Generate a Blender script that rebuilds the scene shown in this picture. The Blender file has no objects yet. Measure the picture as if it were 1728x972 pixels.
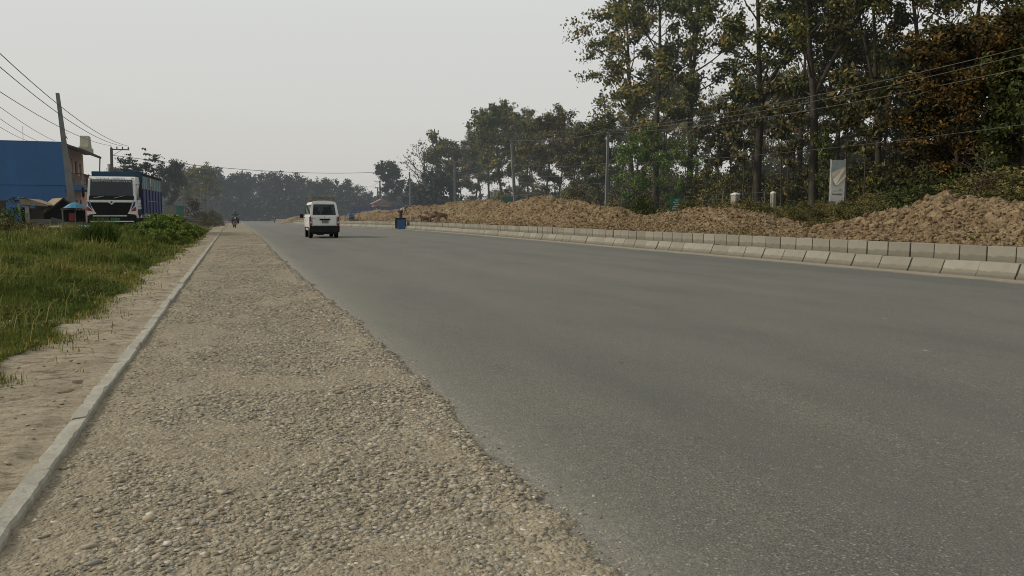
import bpy, math, random
import numpy as np
from mathutils import Vector, Matrix

random.seed(7); RNG = np.random.default_rng(7)
SC = bpy.context.scene
COL = SC.collection
PI = math.pi

# ------------------------------------------------------------------ camera
F_PX, VPX, HOR, EYE = 1305.0, 395.0, 361.0, 1.2
PITCH = math.atan((486 - HOR) / F_PX)
YAW = math.atan((864 - VPX) / F_PX * math.cos(PITCH))
cam = bpy.data.cameras.new('camera'); cam.lens = F_PX / 1728 * 36; cam.sensor_width = 36
cam.clip_start = 0.05; cam.clip_end = 6000
co = bpy.data.objects.new('camera', cam); COL.objects.link(co); SC.camera = co
co.location = (0, 0, EYE); co.rotation_euler = (PI / 2 - PITCH, 0, -YAW)
_c, _s = math.cos(PITCH), math.sin(PITCH)
_r = Vector((math.cos(YAW), -math.sin(YAW), 0))
_f = Vector((math.sin(YAW) * _c, math.cos(YAW) * _c, -_s))
_u = Vector((math.sin(YAW) * _s, math.cos(YAW) * _s, _c))
def at(px, py, D):
    """a surveyed photo point at distance D -> world"""
    return _f * D + _r * ((px - 864) / F_PX * D) + _u * ((486 - py) / F_PX * D) + Vector((0, 0, EYE))

# ------------------------------------------------------------------ numpy noise
def _hash(ix, iy, seed=0):
    n = (ix.astype(np.int64) * 374761393 + iy.astype(np.int64) * 668265263 + seed * 1274126177) & 0xffffffff
    n = ((n ^ (n >> 13)) * 1274126177) & 0xffffffff
    return ((n ^ (n >> 16)) & 0xffff) / 65535.0
def vnoise(x, y, seed=0):
    x = np.asarray(x, float); y = np.asarray(y, float)
    ix = np.floor(x); iy = np.floor(y); fx = x - ix; fy = y - iy
    fx = fx * fx * (3 - 2 * fx); fy = fy * fy * (3 - 2 * fy)
    ix = ix.astype(np.int64); iy = iy.astype(np.int64)
    a = _hash(ix, iy, seed); b = _hash(ix + 1, iy, seed); c = _hash(ix, iy + 1, seed); d = _hash(ix + 1, iy + 1, seed)
    return (a * (1 - fx) + b * fx) * (1 - fy) + (c * (1 - fx) + d * fx) * fy
def fbm(x, y, oct=4, seed=0):
    t = 0; a = .5; s = 0
    for o in range(oct):
        t = t + a * vnoise(x * 2 ** o + 13.7 * o, y * 2 ** o - 7.1 * o, seed + o); s += a; a *= .5
    return t / s
def worley(x, y, seed=0):
    ix = np.floor(x).astype(np.int64); iy = np.floor(y).astype(np.int64)
    d1 = np.full(np.shape(x), 9.); d2 = np.full(np.shape(x), 9.)
    for i in (-1, 0, 1):
        for j in (-1, 0, 1):
            cx = ix + i + _hash(ix + i, iy + j, seed); cy = iy + j + _hash(ix + i, iy + j, seed + 9)
            d = np.hypot(x - cx, y - cy)
            d2 = np.minimum(d2, np.maximum(d1, d)); d1 = np.minimum(d1, d)
    return d1, d2
def sstep(t):
    t = np.clip(t, 0, 1); return t * t * (3 - 2 * t)

# ------------------------------------------------------------------ terrain shape
KX, KV = [0, 42, 50, 57.5, 68, 80, 95, 110, 900], [13.4, 13.4, 13.25, 12.8, 11.7, 10.2, 8.8, 8.0, 8.0]
def kr(y): return np.interp(y, KX, KV)                 # base line of the right-hand kerb
def dip(y): return -0.004 * (np.clip(y, 60, 220) - 60)
def gz(x, y):
    """ground height"""
    x = np.asarray(x, float); y = np.asarray(y, float)
    k = kr(y)
    right = 0.55 + 0.75 * sstep((x - k - 5) / 11) + 0.12 * (fbm(x * .6, y * .6, 3, 3) - .5)
    left = 0.03 + 0.16 * sstep((-x - 1.9) / 1.6) + 0.25 * (fbm(x * .35, y * .35, 3, 5) - .5) * sstep((-x - 2) / 2)
    mid = np.full(x.shape, -0.05)
    z = np.where(x > k + .36, right, np.where(x < -1.0, left, mid))
    return z + dip(y)
def gzf(x, y): return float(gz(np.array([x]), np.array([y]))[0])

# ------------------------------------------------------------------ materials
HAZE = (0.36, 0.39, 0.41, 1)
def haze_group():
    g = bpy.data.node_groups.new('painted_haze', 'ShaderNodeTree')  # distance haze painted as a glow into every material
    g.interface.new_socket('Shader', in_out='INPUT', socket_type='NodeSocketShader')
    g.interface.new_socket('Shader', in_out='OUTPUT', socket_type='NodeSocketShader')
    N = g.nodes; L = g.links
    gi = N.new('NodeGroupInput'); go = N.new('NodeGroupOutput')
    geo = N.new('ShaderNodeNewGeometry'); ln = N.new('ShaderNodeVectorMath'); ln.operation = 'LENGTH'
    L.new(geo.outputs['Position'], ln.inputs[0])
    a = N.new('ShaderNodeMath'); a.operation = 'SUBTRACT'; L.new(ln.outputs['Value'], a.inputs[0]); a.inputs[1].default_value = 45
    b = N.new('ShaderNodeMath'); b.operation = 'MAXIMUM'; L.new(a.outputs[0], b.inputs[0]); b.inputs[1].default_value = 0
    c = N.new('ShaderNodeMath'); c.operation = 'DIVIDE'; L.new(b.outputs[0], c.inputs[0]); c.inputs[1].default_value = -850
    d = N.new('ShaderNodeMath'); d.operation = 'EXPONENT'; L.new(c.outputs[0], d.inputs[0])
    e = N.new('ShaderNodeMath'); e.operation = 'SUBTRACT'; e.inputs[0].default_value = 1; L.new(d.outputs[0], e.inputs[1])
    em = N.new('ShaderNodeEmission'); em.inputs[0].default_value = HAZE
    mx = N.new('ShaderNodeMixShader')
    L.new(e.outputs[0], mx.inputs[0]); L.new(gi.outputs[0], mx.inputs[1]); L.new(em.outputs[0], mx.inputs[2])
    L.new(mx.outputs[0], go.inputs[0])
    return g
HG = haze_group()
class Mat:
    def __init__(s, name, rough=.85, spec=.3, metal=0):
        s.m = bpy.data.materials.new(name); s.m.use_nodes = True
        s.N = s.m.node_tree.nodes; s.L = s.m.node_tree.links
        s.p = s.N['Principled BSDF']; s.out = s.N['Material Output']
        s.p.inputs['Roughness'].default_value = rough
        s.p.inputs['Specular IOR Level'].default_value = spec
        s.p.inputs['Metallic'].default_value = metal
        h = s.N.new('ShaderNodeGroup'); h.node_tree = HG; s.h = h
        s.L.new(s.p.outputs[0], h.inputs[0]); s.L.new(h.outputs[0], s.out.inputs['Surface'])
        s.co = s.N.new('ShaderNodeTexCoord').outputs['Object']
    def node(s, t, **k):
        n = s.N.new(t)
        for a, b in k.items(): setattr(n, a, b)
        return n
    def noise(s, scale, detail=4, rough=.55, vec=None, sc=None):
        n = s.node('ShaderNodeTexNoise'); n.inputs['Scale'].default_value = scale
        n.inputs['Detail'].default_value = detail; n.inputs['Roughness'].default_value = rough
        v = vec or s.co
        if sc:
            mp = s.node('ShaderNodeMapping'); mp.inputs['Scale'].default_value = sc; s.L.new(v, mp.inputs[0]); v = mp.outputs[0]
        s.L.new(v, n.inputs['Vector']); return n.outputs['Fac']
    def voro(s, scale, feature='F1', out='Distance', sc=None, rnd=1):
        n = s.node('ShaderNodeTexVoronoi', feature=feature); n.inputs['Scale'].default_value = scale
        n.inputs['Randomness'].default_value = rnd
        v = s.co
        if sc:
            mp = s.node('ShaderNodeMapping'); mp.inputs['Scale'].default_value = sc; s.L.new(v, mp.inputs[0]); v = mp.outputs[0]
        s.L.new(v, n.inputs['Vector']); return n.outputs[out]
    def attr(s, name):
        n = s.node('ShaderNodeAttribute', attribute_name=name); return n.outputs['Fac']
    def ramp(s, fac, stops):
        r = s.node('ShaderNodeValToRGB'); e = r.color_ramp.elements
        while len(e) > 1: e.remove(e[-1])
        for i, (p, c) in enumerate(stops):
            c = tuple(c) + (1,) if hasattr(c, '__len__') else (c, c, c, 1)
            if i == 0: e[0].position = p; e[0].color = c
            else: x = e.new(p); x.color = c
        s.L.new(fac, r.inputs[0]); return r.outputs[0]
    def mix(s, fac, a, b, mode='MIX'):
        n = s.node('ShaderNodeMixRGB', blend_type=mode)
        for i, v in ((0, fac), (1, a), (2, b)):
            if isinstance(v, (int, float)): n.inputs[i].default_value = v if i == 0 else (v, v, v, 1)
            elif isinstance(v, tuple): n.inputs[i].default_value = v + (1,) if len(v) == 3 else v
            else: s.L.new(v, n.inputs[i])
        return n.outputs[0]
    def math(s, op, a, b=0.0):
        n = s.node('ShaderNodeMath', operation=op)
        for i, v in ((0, a), (1, b)):
            if isinstance(v, (int, float)): n.inputs[i].default_value = v
            else: s.L.new(v, n.inputs[i])
        return n.outputs[0]
    def color(s, c):
        if isinstance(c, tuple): s.p.inputs['Base Color'].default_value = c + (1,) if len(c) == 3 else c
        else: s.L.new(c, s.p.inputs['Base Color'])
        return s
    def bump(s, h, dist=.01, strength=1):
        b = s.node('ShaderNodeBump'); b.inputs['Distance'].default_value = dist; b.inputs['Strength'].default_value = strength
        s.L.new(h, b.inputs['Height']); s.L.new(b.outputs[0], s.p.inputs['Normal']); return s
def weathered(name, c1, c2, scale=3, rough=.8, bump=.004, bscale=30, spec=.3, metal=0, streak=False, stain=None):
    m = Mat(name, rough, spec, metal)
    n = m.noise(scale, 6, .6, sc=(1, 1, .25) if streak else None)
    c = m.ramp(n, [(.3, c1), (.72, c2)])
    if stain is not None:
        c = m.mix(m.ramp(m.noise(scale * 2.7, 5, .7), [(.52, 0.), (.75, .7)]), c, stain)
    m.color(c)
    if bump: m.bump(m.noise(bscale, 4), bump)
    return m.m
M = {}
def leafmat(name, stops, trans=.0):
    m = Mat(name, .75, .12)
    a = m.attr('rnd')
    oi = m.node('ShaderNodeObjectInfo')
    v = m.math('ADD', a, m.math('MULTIPLY', m.math('SUBTRACT', oi.outputs['Random'], .5), .16))
    m.color(m.ramp(v, stops)); return m.m
M['leaf_dark'] = leafmat('leaf_dark', [(0, (0.032, 0.042, 0.014)), (.35, (0.074, 0.086, 0.022)), (.62, (0.140, 0.141, 0.035)), (.8, (0.251, 0.191, 0.052)), (1, (0.400, 0.251, 0.069))])
M['leaf_brown'] = leafmat('leaf_brown', [(0, (0.028, 0.030, 0.013)), (.35, (0.071, 0.070, 0.026)), (.6, (0.129, 0.109, 0.039)), (.82, (0.177, 0.126, 0.047)), (1, (0.246, 0.165, 0.064))])
M['leaf_orange'] = leafmat('leaf_orange', [(0, (0.008, 0.011, 0.005)), (.4, (0.024, 0.023, 0.010)), (.6, (0.077, 0.051, 0.016)), (.8, (0.131, 0.076, 0.019)), (1, (0.186, 0.098, 0.025))])
M['leaf_green'] = leafmat('leaf_green', [(0, (0.023, 0.030, 0.010)), (.4, (0.057, 0.074, 0.018)), (.7, (0.102, 0.134, 0.028)), (1, (0.162, 0.186, 0.045))])
M['leaf_fresh'] = leafmat('leaf_fresh', [(0, (.03, .05, .012)), (.4, (.075, .12, .024)), (.7, (.125, .185, .04)), (1, (.18, .24, .06))])
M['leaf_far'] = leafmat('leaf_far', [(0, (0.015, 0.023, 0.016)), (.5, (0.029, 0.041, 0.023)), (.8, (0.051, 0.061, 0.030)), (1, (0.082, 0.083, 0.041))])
M['leaf_scrub'] = leafmat('leaf_scrub', [(0, (0.031, 0.034, 0.013)), (.4, (0.081, 0.078, 0.026)), (.7, (0.159, 0.135, 0.046)), (.88, (0.236, 0.169, 0.065)), (1, (0.337, 0.260, 0.114))])
M['leaf_dry'] = leafmat('leaf_dry', [(0, (.03, .02, .012)), (.5, (.075, .048, .028)), (1, (.13, .085, .05))])
M['weed'] = leafmat('weed', [(0, (0.037, 0.056, 0.014)), (.4, (0.087, 0.135, 0.024)), (.75, (0.147, 0.202, 0.037)), (1, (0.260, 0.270, 0.072))])
M['grass'] = leafmat('grass', [(0, (0.046, 0.064, 0.013)), (.35, (0.102, 0.133, 0.022)), (.65, (0.177, 0.190, 0.039)), (.85, (0.263, 0.205, 0.061)), (1, (0.432, 0.306, 0.122))])
M['bark'] = weathered('bark', (0.030, 0.027, 0.019), (0.084, 0.069, 0.051), 6, .95, .02, 14, .1, streak=True)
M['bark_pale'] = weathered('bark_pale', (.07, .06, .045), (.14, .12, .09), 6, .95, .02, 14, .1, streak=True)
M['concrete'] = weathered('concrete', (0.243, 0.224, 0.176), (0.378, 0.348, 0.279), 9, .92, .006, 55, stain=(0.153, 0.128, 0.090))
M['kerb_concrete'] = weathered('kerb_concrete', (0.198, 0.183, 0.145), (0.292, 0.274, 0.229), 2.5, .92, .003, 60, stain=(0.163, 0.135, 0.097))
M['pole_concrete'] = weathered('pole_concrete', (0.106, 0.110, 0.102), (0.179, 0.179, 0.163), 2.5, .9, .004, 30, streak=True)
M['pole_dark'] = weathered('pole_dark', (.05, .05, .048), (.09, .088, .08), 3, .8, 0)
M['wire'] = weathered('wire', (.05, .05, .05), (.08, .08, .08), 3, .6, 0)
M['wire_pale'] = weathered('wire_pale', (0.082, 0.079, 0.067), (0.106, 0.101, 0.086), 3, .6, 0)
M['insulator'] = weathered('insulator', (.05, .03, .025), (.08, .05, .04), 9, .3, 0)
M['white_paint'] = weathered('white_paint', (.56, .555, .52), (.68, .675, .64), 1.6, .35, 0, spec=.5, stain=(.42, .39, .33))
M['van_side'] = M['white_paint']
M['black_plastic'] = weathered('black_plastic', (.010, .010, .010), (.022, .021, .020), 8, .6, 0, spec=.12)
M['rubber'] = weathered('rubber', (.014, .013, .012), (.035, .031, .026), 12, .9, .003, 40)
M['steel'] = weathered('steel', (.25, .25, .24), (.38, .38, .36), 7, .45, 0, metal=.6)
M['chrome'] = weathered('chrome', (.55, .55, .55), (.65, .65, .64), 7, .25, 0, metal=.8)
M['tail_red'] = weathered('tail_red', (.10, .012, .010), (.17, .022, .016), 8, .25, 0, spec=.6)
M['headlamp'] = weathered('headlamp', (.35, .36, .36), (.5, .5, .5), 12, .15, 0, spec=.7)
M['amber'] = weathered('amber', (.5, .17, .02), (.6, .22, .03), 12, .25, 0, spec=.6)
M['plate'] = weathered('plate', (.05, .05, .045), (.10, .10, .09), 30, .6, 0)
M['plate_green'] = weathered('plate_green', (.02, .10, .05), (.03, .15, .07), 30, .6, 0)
M['rack'] = weathered('rack', (.10, .075, .045), (.17, .13, .08), 9, .8, 0)
g_ = Mat('vehicle_glass', .08, .5); g_.color((.01, .012, .013))
gl = g_.node('ShaderNodeBsdfGlossy'); gl.inputs['Roughness'].default_value = .05; gl.inputs['Color'].default_value = (.6, .65, .68, 1)
tr = g_.node('ShaderNodeBsdfTransparent'); tr.inputs[0].default_value = (.42, .47, .48, 1)
fr = g_.node('ShaderNodeFresnel'); fr.inputs[0].default_value = 1.45
ms = g_.node('ShaderNodeMixShader'); g_.L.new(fr.outputs[0], ms.inputs[0]); g_.L.new(tr.outputs[0], ms.inputs[1]); g_.L.new(gl.outputs[0], ms.inputs[2])
g_.L.new(ms.outputs[0], g_.h.inputs[0]); M['glass'] = g_.m
M['dark_glass'] = weathered('dark_glass', (.006, .008, .012), (.014, .018, .024), 1.5, .12, 0, spec=.45)
M['blue_paint'] = weathered('blue_paint', (0.022, 0.086, 0.210), (0.031, 0.115, 0.273), .7, .75, .004, 12, stain=(0.019, 0.071, 0.158), streak=True)
M['pink_paint'] = weathered('pink_paint', (0.406, 0.243, 0.191), (0.562, 0.358, 0.294), 1.2, .85, .004, 14, stain=(0.296, 0.186, 0.137))
M['house_beam'] = weathered('house_beam', (0.020, 0.075, 0.170), (0.040, 0.110, 0.220), 1.5, .8, 0)
M['cream_plaster'] = weathered('cream_plaster', (.33, .30, .22), (.44, .40, .30), 2, .9, 0, stain=(.2, .17, .12))
M['dark_wood'] = weathered('dark_wood', (.03, .02, .014), (.07, .045, .03), 6, .8, .003, 25, streak=True)
M['tan_roof'] = weathered('tan_roof', (.18, .14, .09), (.30, .235, .155), 3, .9, .004, 30, stain=(.1, .07, .05))
M['grey_wall'] = weathered('grey_wall', (.13, .125, .105), (.22, .21, .175), 2.5, .9, .006, 30, stain=(.07, .065, .05))
M['red_earth_wall'] = weathered('red_earth_wall', (.10, .07, .055), (.17, .125, .10), 2.5, .9, .006, 30, stain=(.06, .045, .035))
M['shade'] = weathered('shade', (.006, .006, .006), (.014, .013, .012), 5, 1, 0)  # near-black: shade painted into openings, own dark colour of seams and bars
M['tarp_blue'] = weathered('tarp_blue', (.03, .16, .25), (.05, .22, .33), 5, .5, .01, 9)
M['cloth_blue'] = weathered('cloth_blue', (0.019, 0.058, 0.156), (0.039, 0.104, 0.240), 4, .7, .01, 9, stain=(0.065, 0.104, 0.144))
M['fence_blue'] = weathered('fence_blue', (0.011, 0.016, 0.056), (0.018, 0.026, 0.083), 1.2, .8, 0)
M['truck_blue'] = weathered('truck_blue', (.010, .018, .085), (.016, .03, .13), 1.4, .5, .004, 10, spec=.4, streak=True)
M['truck_teal'] = weathered('truck_teal', (0.010, 0.034, 0.065), (0.017, 0.050, 0.090), 1.4, .6, .004, 10, streak=True)
M['canvas_grey'] = weathered('canvas_grey', (0.154, 0.211, 0.230), (0.238, 0.304, 0.323), 2, .8, .01, 6, streak=True, stain=(0.098, 0.094, 0.068))
M['red_paint'] = weathered('red_paint', (.22, .02, .02), (.34, .035, .03), 5, .5, 0)
M['navy_paint'] = weathered('navy_paint', (.02, .03, .11), (.03, .05, .17), 5, .5, 0)
M['sign_green'] = weathered('sign_green', (.012, .095, .052), (.018, .125, .07), 4, .6, 0)
M['sign_white'] = weathered('sign_white', (.5, .52, .5), (.62, .64, .62), 8, .6, 0)
M['board_grey'] = weathered('board_grey', (.20, .225, .20), (.28, .31, .28), 4, .7, 0)
M['board_white'] = weathered('board_white', (0.460, 0.448, 0.402), (0.575, 0.564, 0.517), 4, .7, .004, 12, stain=(0.380, 0.322, 0.230))
M['flex_tan'] = weathered('flex_tan', (.33, .28, .21), (.45, .40, .32), 4, .7, .01, 8)
M['skin'] = weathered('skin', (.13, .07, .045), (.19, .105, .07), 20, .6, 0)
M['hair'] = weathered('hair', (.008, .007, .006), (.015, .013, .012), 20, .6, 0)
m = Mat('kerb_face', .93, .15)
n = m.noise(2.5, 6, .65); c = m.ramp(n, [(.3, (0.176, 0.160, 0.126)), (.7, (0.259, 0.242, 0.196))])
oi = m.node('ShaderNodeObjectInfo'); c = m.mix(.5, c, m.ramp(oi.outputs['Random'], [(0, (0.185, 0.167, 0.127)), (.5, (0.250, 0.226, 0.175)), (1, (0.305, 0.285, 0.229))]))
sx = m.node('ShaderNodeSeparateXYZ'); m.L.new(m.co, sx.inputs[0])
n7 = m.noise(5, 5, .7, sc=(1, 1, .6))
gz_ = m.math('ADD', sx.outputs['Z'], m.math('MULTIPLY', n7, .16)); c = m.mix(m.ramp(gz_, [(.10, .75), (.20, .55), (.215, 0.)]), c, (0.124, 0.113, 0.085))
c = m.mix(m.ramp(m.noise(22, 4, .7), [(.62, 0.), (.70, .6)]), c, (0.092, 0.081, 0.059))
c = m.mix(m.ramp(m.noise(3.1, 5, .7, sc=(1, 1, .3)), [(.55, 0.), (.75, .5)]), c, (0.185, 0.149, 0.098))
m.color(c).bump(m.noise(45, 4), .004); M['kerb_face'] = m.m
def cloth(n, c): return weathered(n, tuple(v * .8 for v in c), c, 9, .9, .003, 40)
M['shirt_blue'] = cloth('shirt_blue', (.03, .22, .42)); M['shirt_teal'] = cloth('shirt_teal', (.02, .12, .13)); M['shirt_grey'] = cloth('shirt_grey', (.30, .31, .30))
M['shirt_dark'] = cloth('shirt_dark', (.025, .03, .04)); M['trousers_dark'] = cloth('trousers_dark', (.03, .03, .035)); M['trousers_brown'] = cloth('trousers_brown', (.07, .045, .035))
M['shirt_cream'] = cloth('shirt_cream', (.42, .38, .27)); M['cloth_red'] = cloth('cloth_red', (.42, .04, .045)); M['shirt_green'] = cloth('shirt_green', (.03, .16, .09))
M['hide'] = weathered('hide', (0.063, 0.036, 0.022), (0.224, 0.140, 0.084), 4, .9, 0)
M['rock'] = weathered('rock', (.24, .22, .17), (.36, .34, .28), 3, .9, .01, 12)
M['roof_pink'] = weathered('roof_pink', (0.195, 0.128, 0.111), (0.270, 0.192, 0.170), 2, .8, 0)
M['green_sheet'] = weathered('green_sheet', (.02, .10, .075), (.04, .15, .11), 2, .7, 0)

def dirt_mat(name, tone=1.0):
    m = Mat(name, .97, .08)
    n1 = m.noise(.9, 5, .6); n2 = m.noise(7, 5, .65)
    c = m.ramp(n1, [(.3, (.19 * tone, .125 * tone, .062 * tone)), (.5, (.33 * tone, .23 * tone, .122 * tone)), (.7, (.45 * tone, .335 * tone, .19 * tone))])
    c = m.mix(m.ramp(n2, [(.3, .0), (.75, .55)]), c, (.35 * tone, .27 * tone, .175 * tone))
    c = m.mix(m.ramp(m.voro(4.5), [(.3, 0.), (.65, .42)]), c, (.09 * tone, .052 * tone, .026 * tone))
    c = m.mix(m.ramp(m.noise(.45, 5, .7), [(.46, 0.), (.64, .45)]), c, (.15 * tone, .098 * tone, .052 * tone))
    c = m.mix(m.ramp(m.noise(1.3, 5, .7), [(.56, 0.), (.72, .55)]), c, (.36 * tone, .30 * tone, .20 * tone))
    m.color(c)
    h = m.math('ADD', m.math('MULTIPLY', m.voro(5.5), .8), m.math('MULTIPLY', m.voro(15), .35))
    h = m.math('ADD', h, m.math('MULTIPLY', m.noise(20, 5), .6))
    m.bump(h, .17, 1.0)
    return m.m
M['mound'] = dirt_mat('mound_dirt'); M['clod'] = dirt_mat('clod_dirt', .95)

m = Mat('earth', .95, .08)          # ground sheet: dirt with grassy patches
n = m.noise(.25, 6, .6); nf = m.noise(5, 6, .6)
c = m.ramp(nf, [(.3, (.085, .066, .040)), (.7, (.19, .15, .096))])
gcol = m.ramp(nf, [(.3, (.020, .028, .010)), (.7, (.060, .070, .026))])
m.color(m.mix(m.math('MULTIPLY', m.attr('veg'), m.ramp(n, [(.25, .45), (.5, 1.)])), c, gcol)).bump(nf, .05)
M['earth'] = m.m
m = Mat('sandy_dirt', .96, .08)
n = m.noise(2.2, 6, .65); nf = m.noise(28, 5, .65); ns = m.noise(5, 5, .6, sc=(.7, 3.0, 1))
c = m.ramp(n, [(.28, (.23, .188, .128)), (.55, (.33, .275, .192)), (.75, (.40, .34, .245))])
c = m.mix(m.ramp(ns, [(.34, .75), (.44, 0.)]), c, (.13, .098, .062))
ct = m.voro(.9, feature='DISTANCE_TO_EDGE', sc=(.40, 1.5, 1))
c = m.mix(m.math('MULTIPLY', m.ramp(m.math('ADD', ct, m.math('MULTIPLY', m.math('SUBTRACT', m.noise(7, 4, .8), .5), .10)), [(.0, .9), (.014, 0.)]), m.ramp(m.noise(1.2, 3), [(.56, 0.), (.62, .8)])), c, (.07, .055, .038))
c = m.mix(m.ramp(nf, [(.35, .5), (.5, 0.)]), c, (.13, .10, .066))
m.color(c).bump(m.math('ADD', m.math('MULTIPLY', ns, 1.6), m.math('MULTIPLY', nf, .5)), .03)
M['sandy'] = m.m
m = Mat('gravel_bed', .95, .12)
v = m.voro(42, sc=(1, .8, 1)); v2 = m.voro(95); cc = m.voro(42, out='Color', sc=(1, .8, 1))
big = m.noise(1.3, 5, .6)
c = m.ramp(big, [(.3, (.235, .190, .125)), (.7, (.335, .275, .185))])
c = m.mix(.30, c, m.ramp(cc, [(.1, (.115, .10, .078)), (.5, (.23, .195, .135)), (.95, (.36, .32, .245))]))
c = m.mix(m.math('MULTIPLY', m.ramp(v, [(.45, 0.), (.8, .5)]), m.ramp(m.noise(4, 4), [(.4, 0.), (.6, 1.)])), c, (.085, .068, .046))
m.color(c)
h = m.math('ADD', m.math('MULTIPLY', v, -.6), m.math('MULTIPLY', v2, -.3)); h = m.math('ADD', h, m.math('MULTIPLY', m.noise(12, 4), .9))
m.bump(h, .016)
M['gravel_bed'] = m.m
m = Mat('stone_chip', .95, .12)
m.color(m.mix(m.ramp(m.noise(60, 3), [(.4, .0), (.7, .4)]), m.ramp(m.attr('rnd'), [(0, (.12, .102, .076)), (.22, (.215, .182, .132)), (.55, (.315, .265, .188)), (.80, (.41, .355, .265)), (.90, (.235, .225, .195)), (.96, (.20, .197, .18)), (1, (.56, .50, .40))]), (.30, .25, .175)))
M['stone'] = m.m
m = Mat('asphalt', .80, .30)
big = m.noise(.16, 5, .6, sc=(1, .35, 1)); mid = m.noise(1.1, 6, .65, sc=(1, .3, 1)); fine = m.noise(120, 3, .75); gr = m.noise(38, 4, .7)
sp = m.voro(70, out='Color'); spd = m.voro(70)
c = m.ramp(big, [(.3, (.104, .101, .082)), (.5, (.124, .119, .095)), (.62, (.146, .131, .105)), (.75, (.152, .143, .118))])
c = m.mix(m.ramp(mid, [(.42, 0.), (.62, .5)]), c, (.170, .154, .118))
c = m.mix(m.ramp(mid, [(.30, .45), (.42, 0.)]), c, (.086, .087, .073))
c = m.mix(m.ramp(gr, [(.32, .55), (.48, 0.)]), c, (.075, .074, .064))
c = m.mix(m.ramp(gr, [(.55, 0.), (.72, .5)]), c, (.225, .20, .155))
c = m.mix(m.ramp(fine, [(.32, .85), (.50, 0.)]), c, (.045, .044, .038))
c = m.mix(m.ramp(fine, [(.54, 0.), (.70, .8)]), c, (.34, .30, .235))
sel = m.math('MULTIPLY', m.ramp(sp, [(.78, 0.), (.84, 1.)]), m.ramp(spd, [(.25, 1.), (.5, 0.)]))
c = m.mix(m.math('MULTIPLY', sel, .6), c, (.38, .36, .31))
pit = m.voro(7, out='Color'); pitd = m.voro(7)
c = m.mix(m.math('MULTIPLY', m.ramp(pit, [(.90, 0.), (.92, 1.)]), m.ramp(pitd, [(.10, .9), (.22, 0.)])), c, (.38, .35, .29))
c = m.mix(m.math('MULTIPLY', m.ramp(pit, [(.08, 1.), (.10, 0.)]), m.ramp(pitd, [(.07, .9), (.15, 0.)])), c, (.02, .02, .018))
dr = m.attr('dr'); dl = m.attr('dl')
# wheel-polished lanes, darker band near the right kerb, dust washed to both edges
wob = m.math('MULTIPLY', m.noise(.25, 3), 1.4)
lane = m.math('SINE', m.math('MULTIPLY', m.math('ADD', dl, wob), 3.49))
c = m.mix(m.ramp(m.math('MULTIPLY', m.math('ADD', lane, 1.0), .5), [(.40, 0.), (.95, .20)]), c, (.088, .088, .075))
band = m.ramp(m.math('DIVIDE', m.math('ADD', dr, m.math('MULTIPLY', m.noise(.5, 4), .8)), 5.0), [(.14, 0.), (.28, .40), (.5, .15), (.8, 0.)])
c = m.mix(band, c, (.070, .072, .066))
# long crack along the lane joint and transverse hairlines
cj = m.math('ABSOLUTE', m.math('ADD', m.math('SUBTRACT', dr, 2.7), m.math('MULTIPLY', m.math('SUBTRACT', m.noise(.9, 6, .7), .5), .55)))
c = m.mix(m.math('MULTIPLY', m.ramp(cj, [(.0, .4), (.030, 0.)]), m.ramp(m.noise(.35, 3), [(.42, 0.), (.55, 1.)])), c, (.025, .025, .024))
e1 = m.math('SUBTRACT', dr, m.math('MULTIPLY', m.noise(1.1, 6, .7), .85))
c = m.mix(m.ramp(e1, [(.0, 1.), (.12, .85), (.38, 0.)]), c, m.ramp(m.noise(9, 5), [(.3, (.21, .17, .12)), (.7, (.31, .265, .19))]))
e2 = m.math('SUBTRACT', dl, m.math('MULTIPLY', m.noise(5.0, 6, .8), .30))
c = m.mix(m.ramp(e2, [(-.0, .65), (.10, .38), (.30, .12), (.7, 0.)]), c, m.ramp(m.noise(30, 4, .8), [(.35, (.16, .145, .115)), (.65, (.33, .295, .235))]))
step_shadow = m.math('ADD', m.math('SUBTRACT', dl, m.math('MULTIPLY', m.noise(7.0, 5, .8), .22)), .20)
c = m.mix(m.ramp(step_shadow, [(.125, .85), (.165, 0.)]), c, (.06, .052, .04))  # dark line paints the shadow of the gravel step
m.color(c); m.bump(m.math('ADD', m.math('ADD', fine, gr), m.math('MULTIPLY', spd, -.6)), .006)
M['asphalt'] = m.m

# ------------------------------------------------------------------ mesh helpers
def mesh_np(name, V, Q, mat, parent=None, rnd=None, smooth=False, tri=False, attrs=None):
    me = bpy.data.meshes.new(name); k = 3 if tri else 4
    V = np.asarray(V, np.float32); Q = np.asarray(Q, np.int32)
    me.vertices.add(len(V)); me.vertices.foreach_set('co', V.ravel())
    me.loops.add(len(Q) * k); me.loops.foreach_set('vertex_index', Q.ravel())
    me.polygons.add(len(Q)); me.polygons.foreach_set('loop_start', np.arange(len(Q), dtype=np.int32) * k)
    if smooth: me.polygons.foreach_set('use_smooth', np.ones(len(Q), bool))
    if rnd is not None:
        a = me.attributes.new('rnd', 'FLOAT', 'FACE'); a.data.foreach_set('value', np.asarray(rnd, np.float32))
    for kx, vv in (attrs or {}).items():
        a = me.attributes.new(kx, 'FLOAT', 'POINT'); a.data.foreach_set('value', np.asarray(vv, np.float32))
    me.materials.append(mat); me.update(calc_edges=True); me.validate()
    o = bpy.data.objects.new(name, me); COL.objects.link(o)
    if parent: o.parent = parent
    return o
def grid(name, X, Y, Z, mat, attrs=None, parent=None):
    r, c = X.shape; V = np.stack([X, Y, Z], -1).reshape(-1, 3)
    i = np.arange(r * c).reshape(r, c)
    Q = np.stack([i[:-1, :-1], i[:-1, 1:], i[1:, 1:], i[1:, :-1]], -1).reshape(-1, 4)
    return mesh_np(name, V, Q, mat, parent, smooth=True, attrs={k: v.ravel() for k, v in (attrs or {}).items()})
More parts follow.
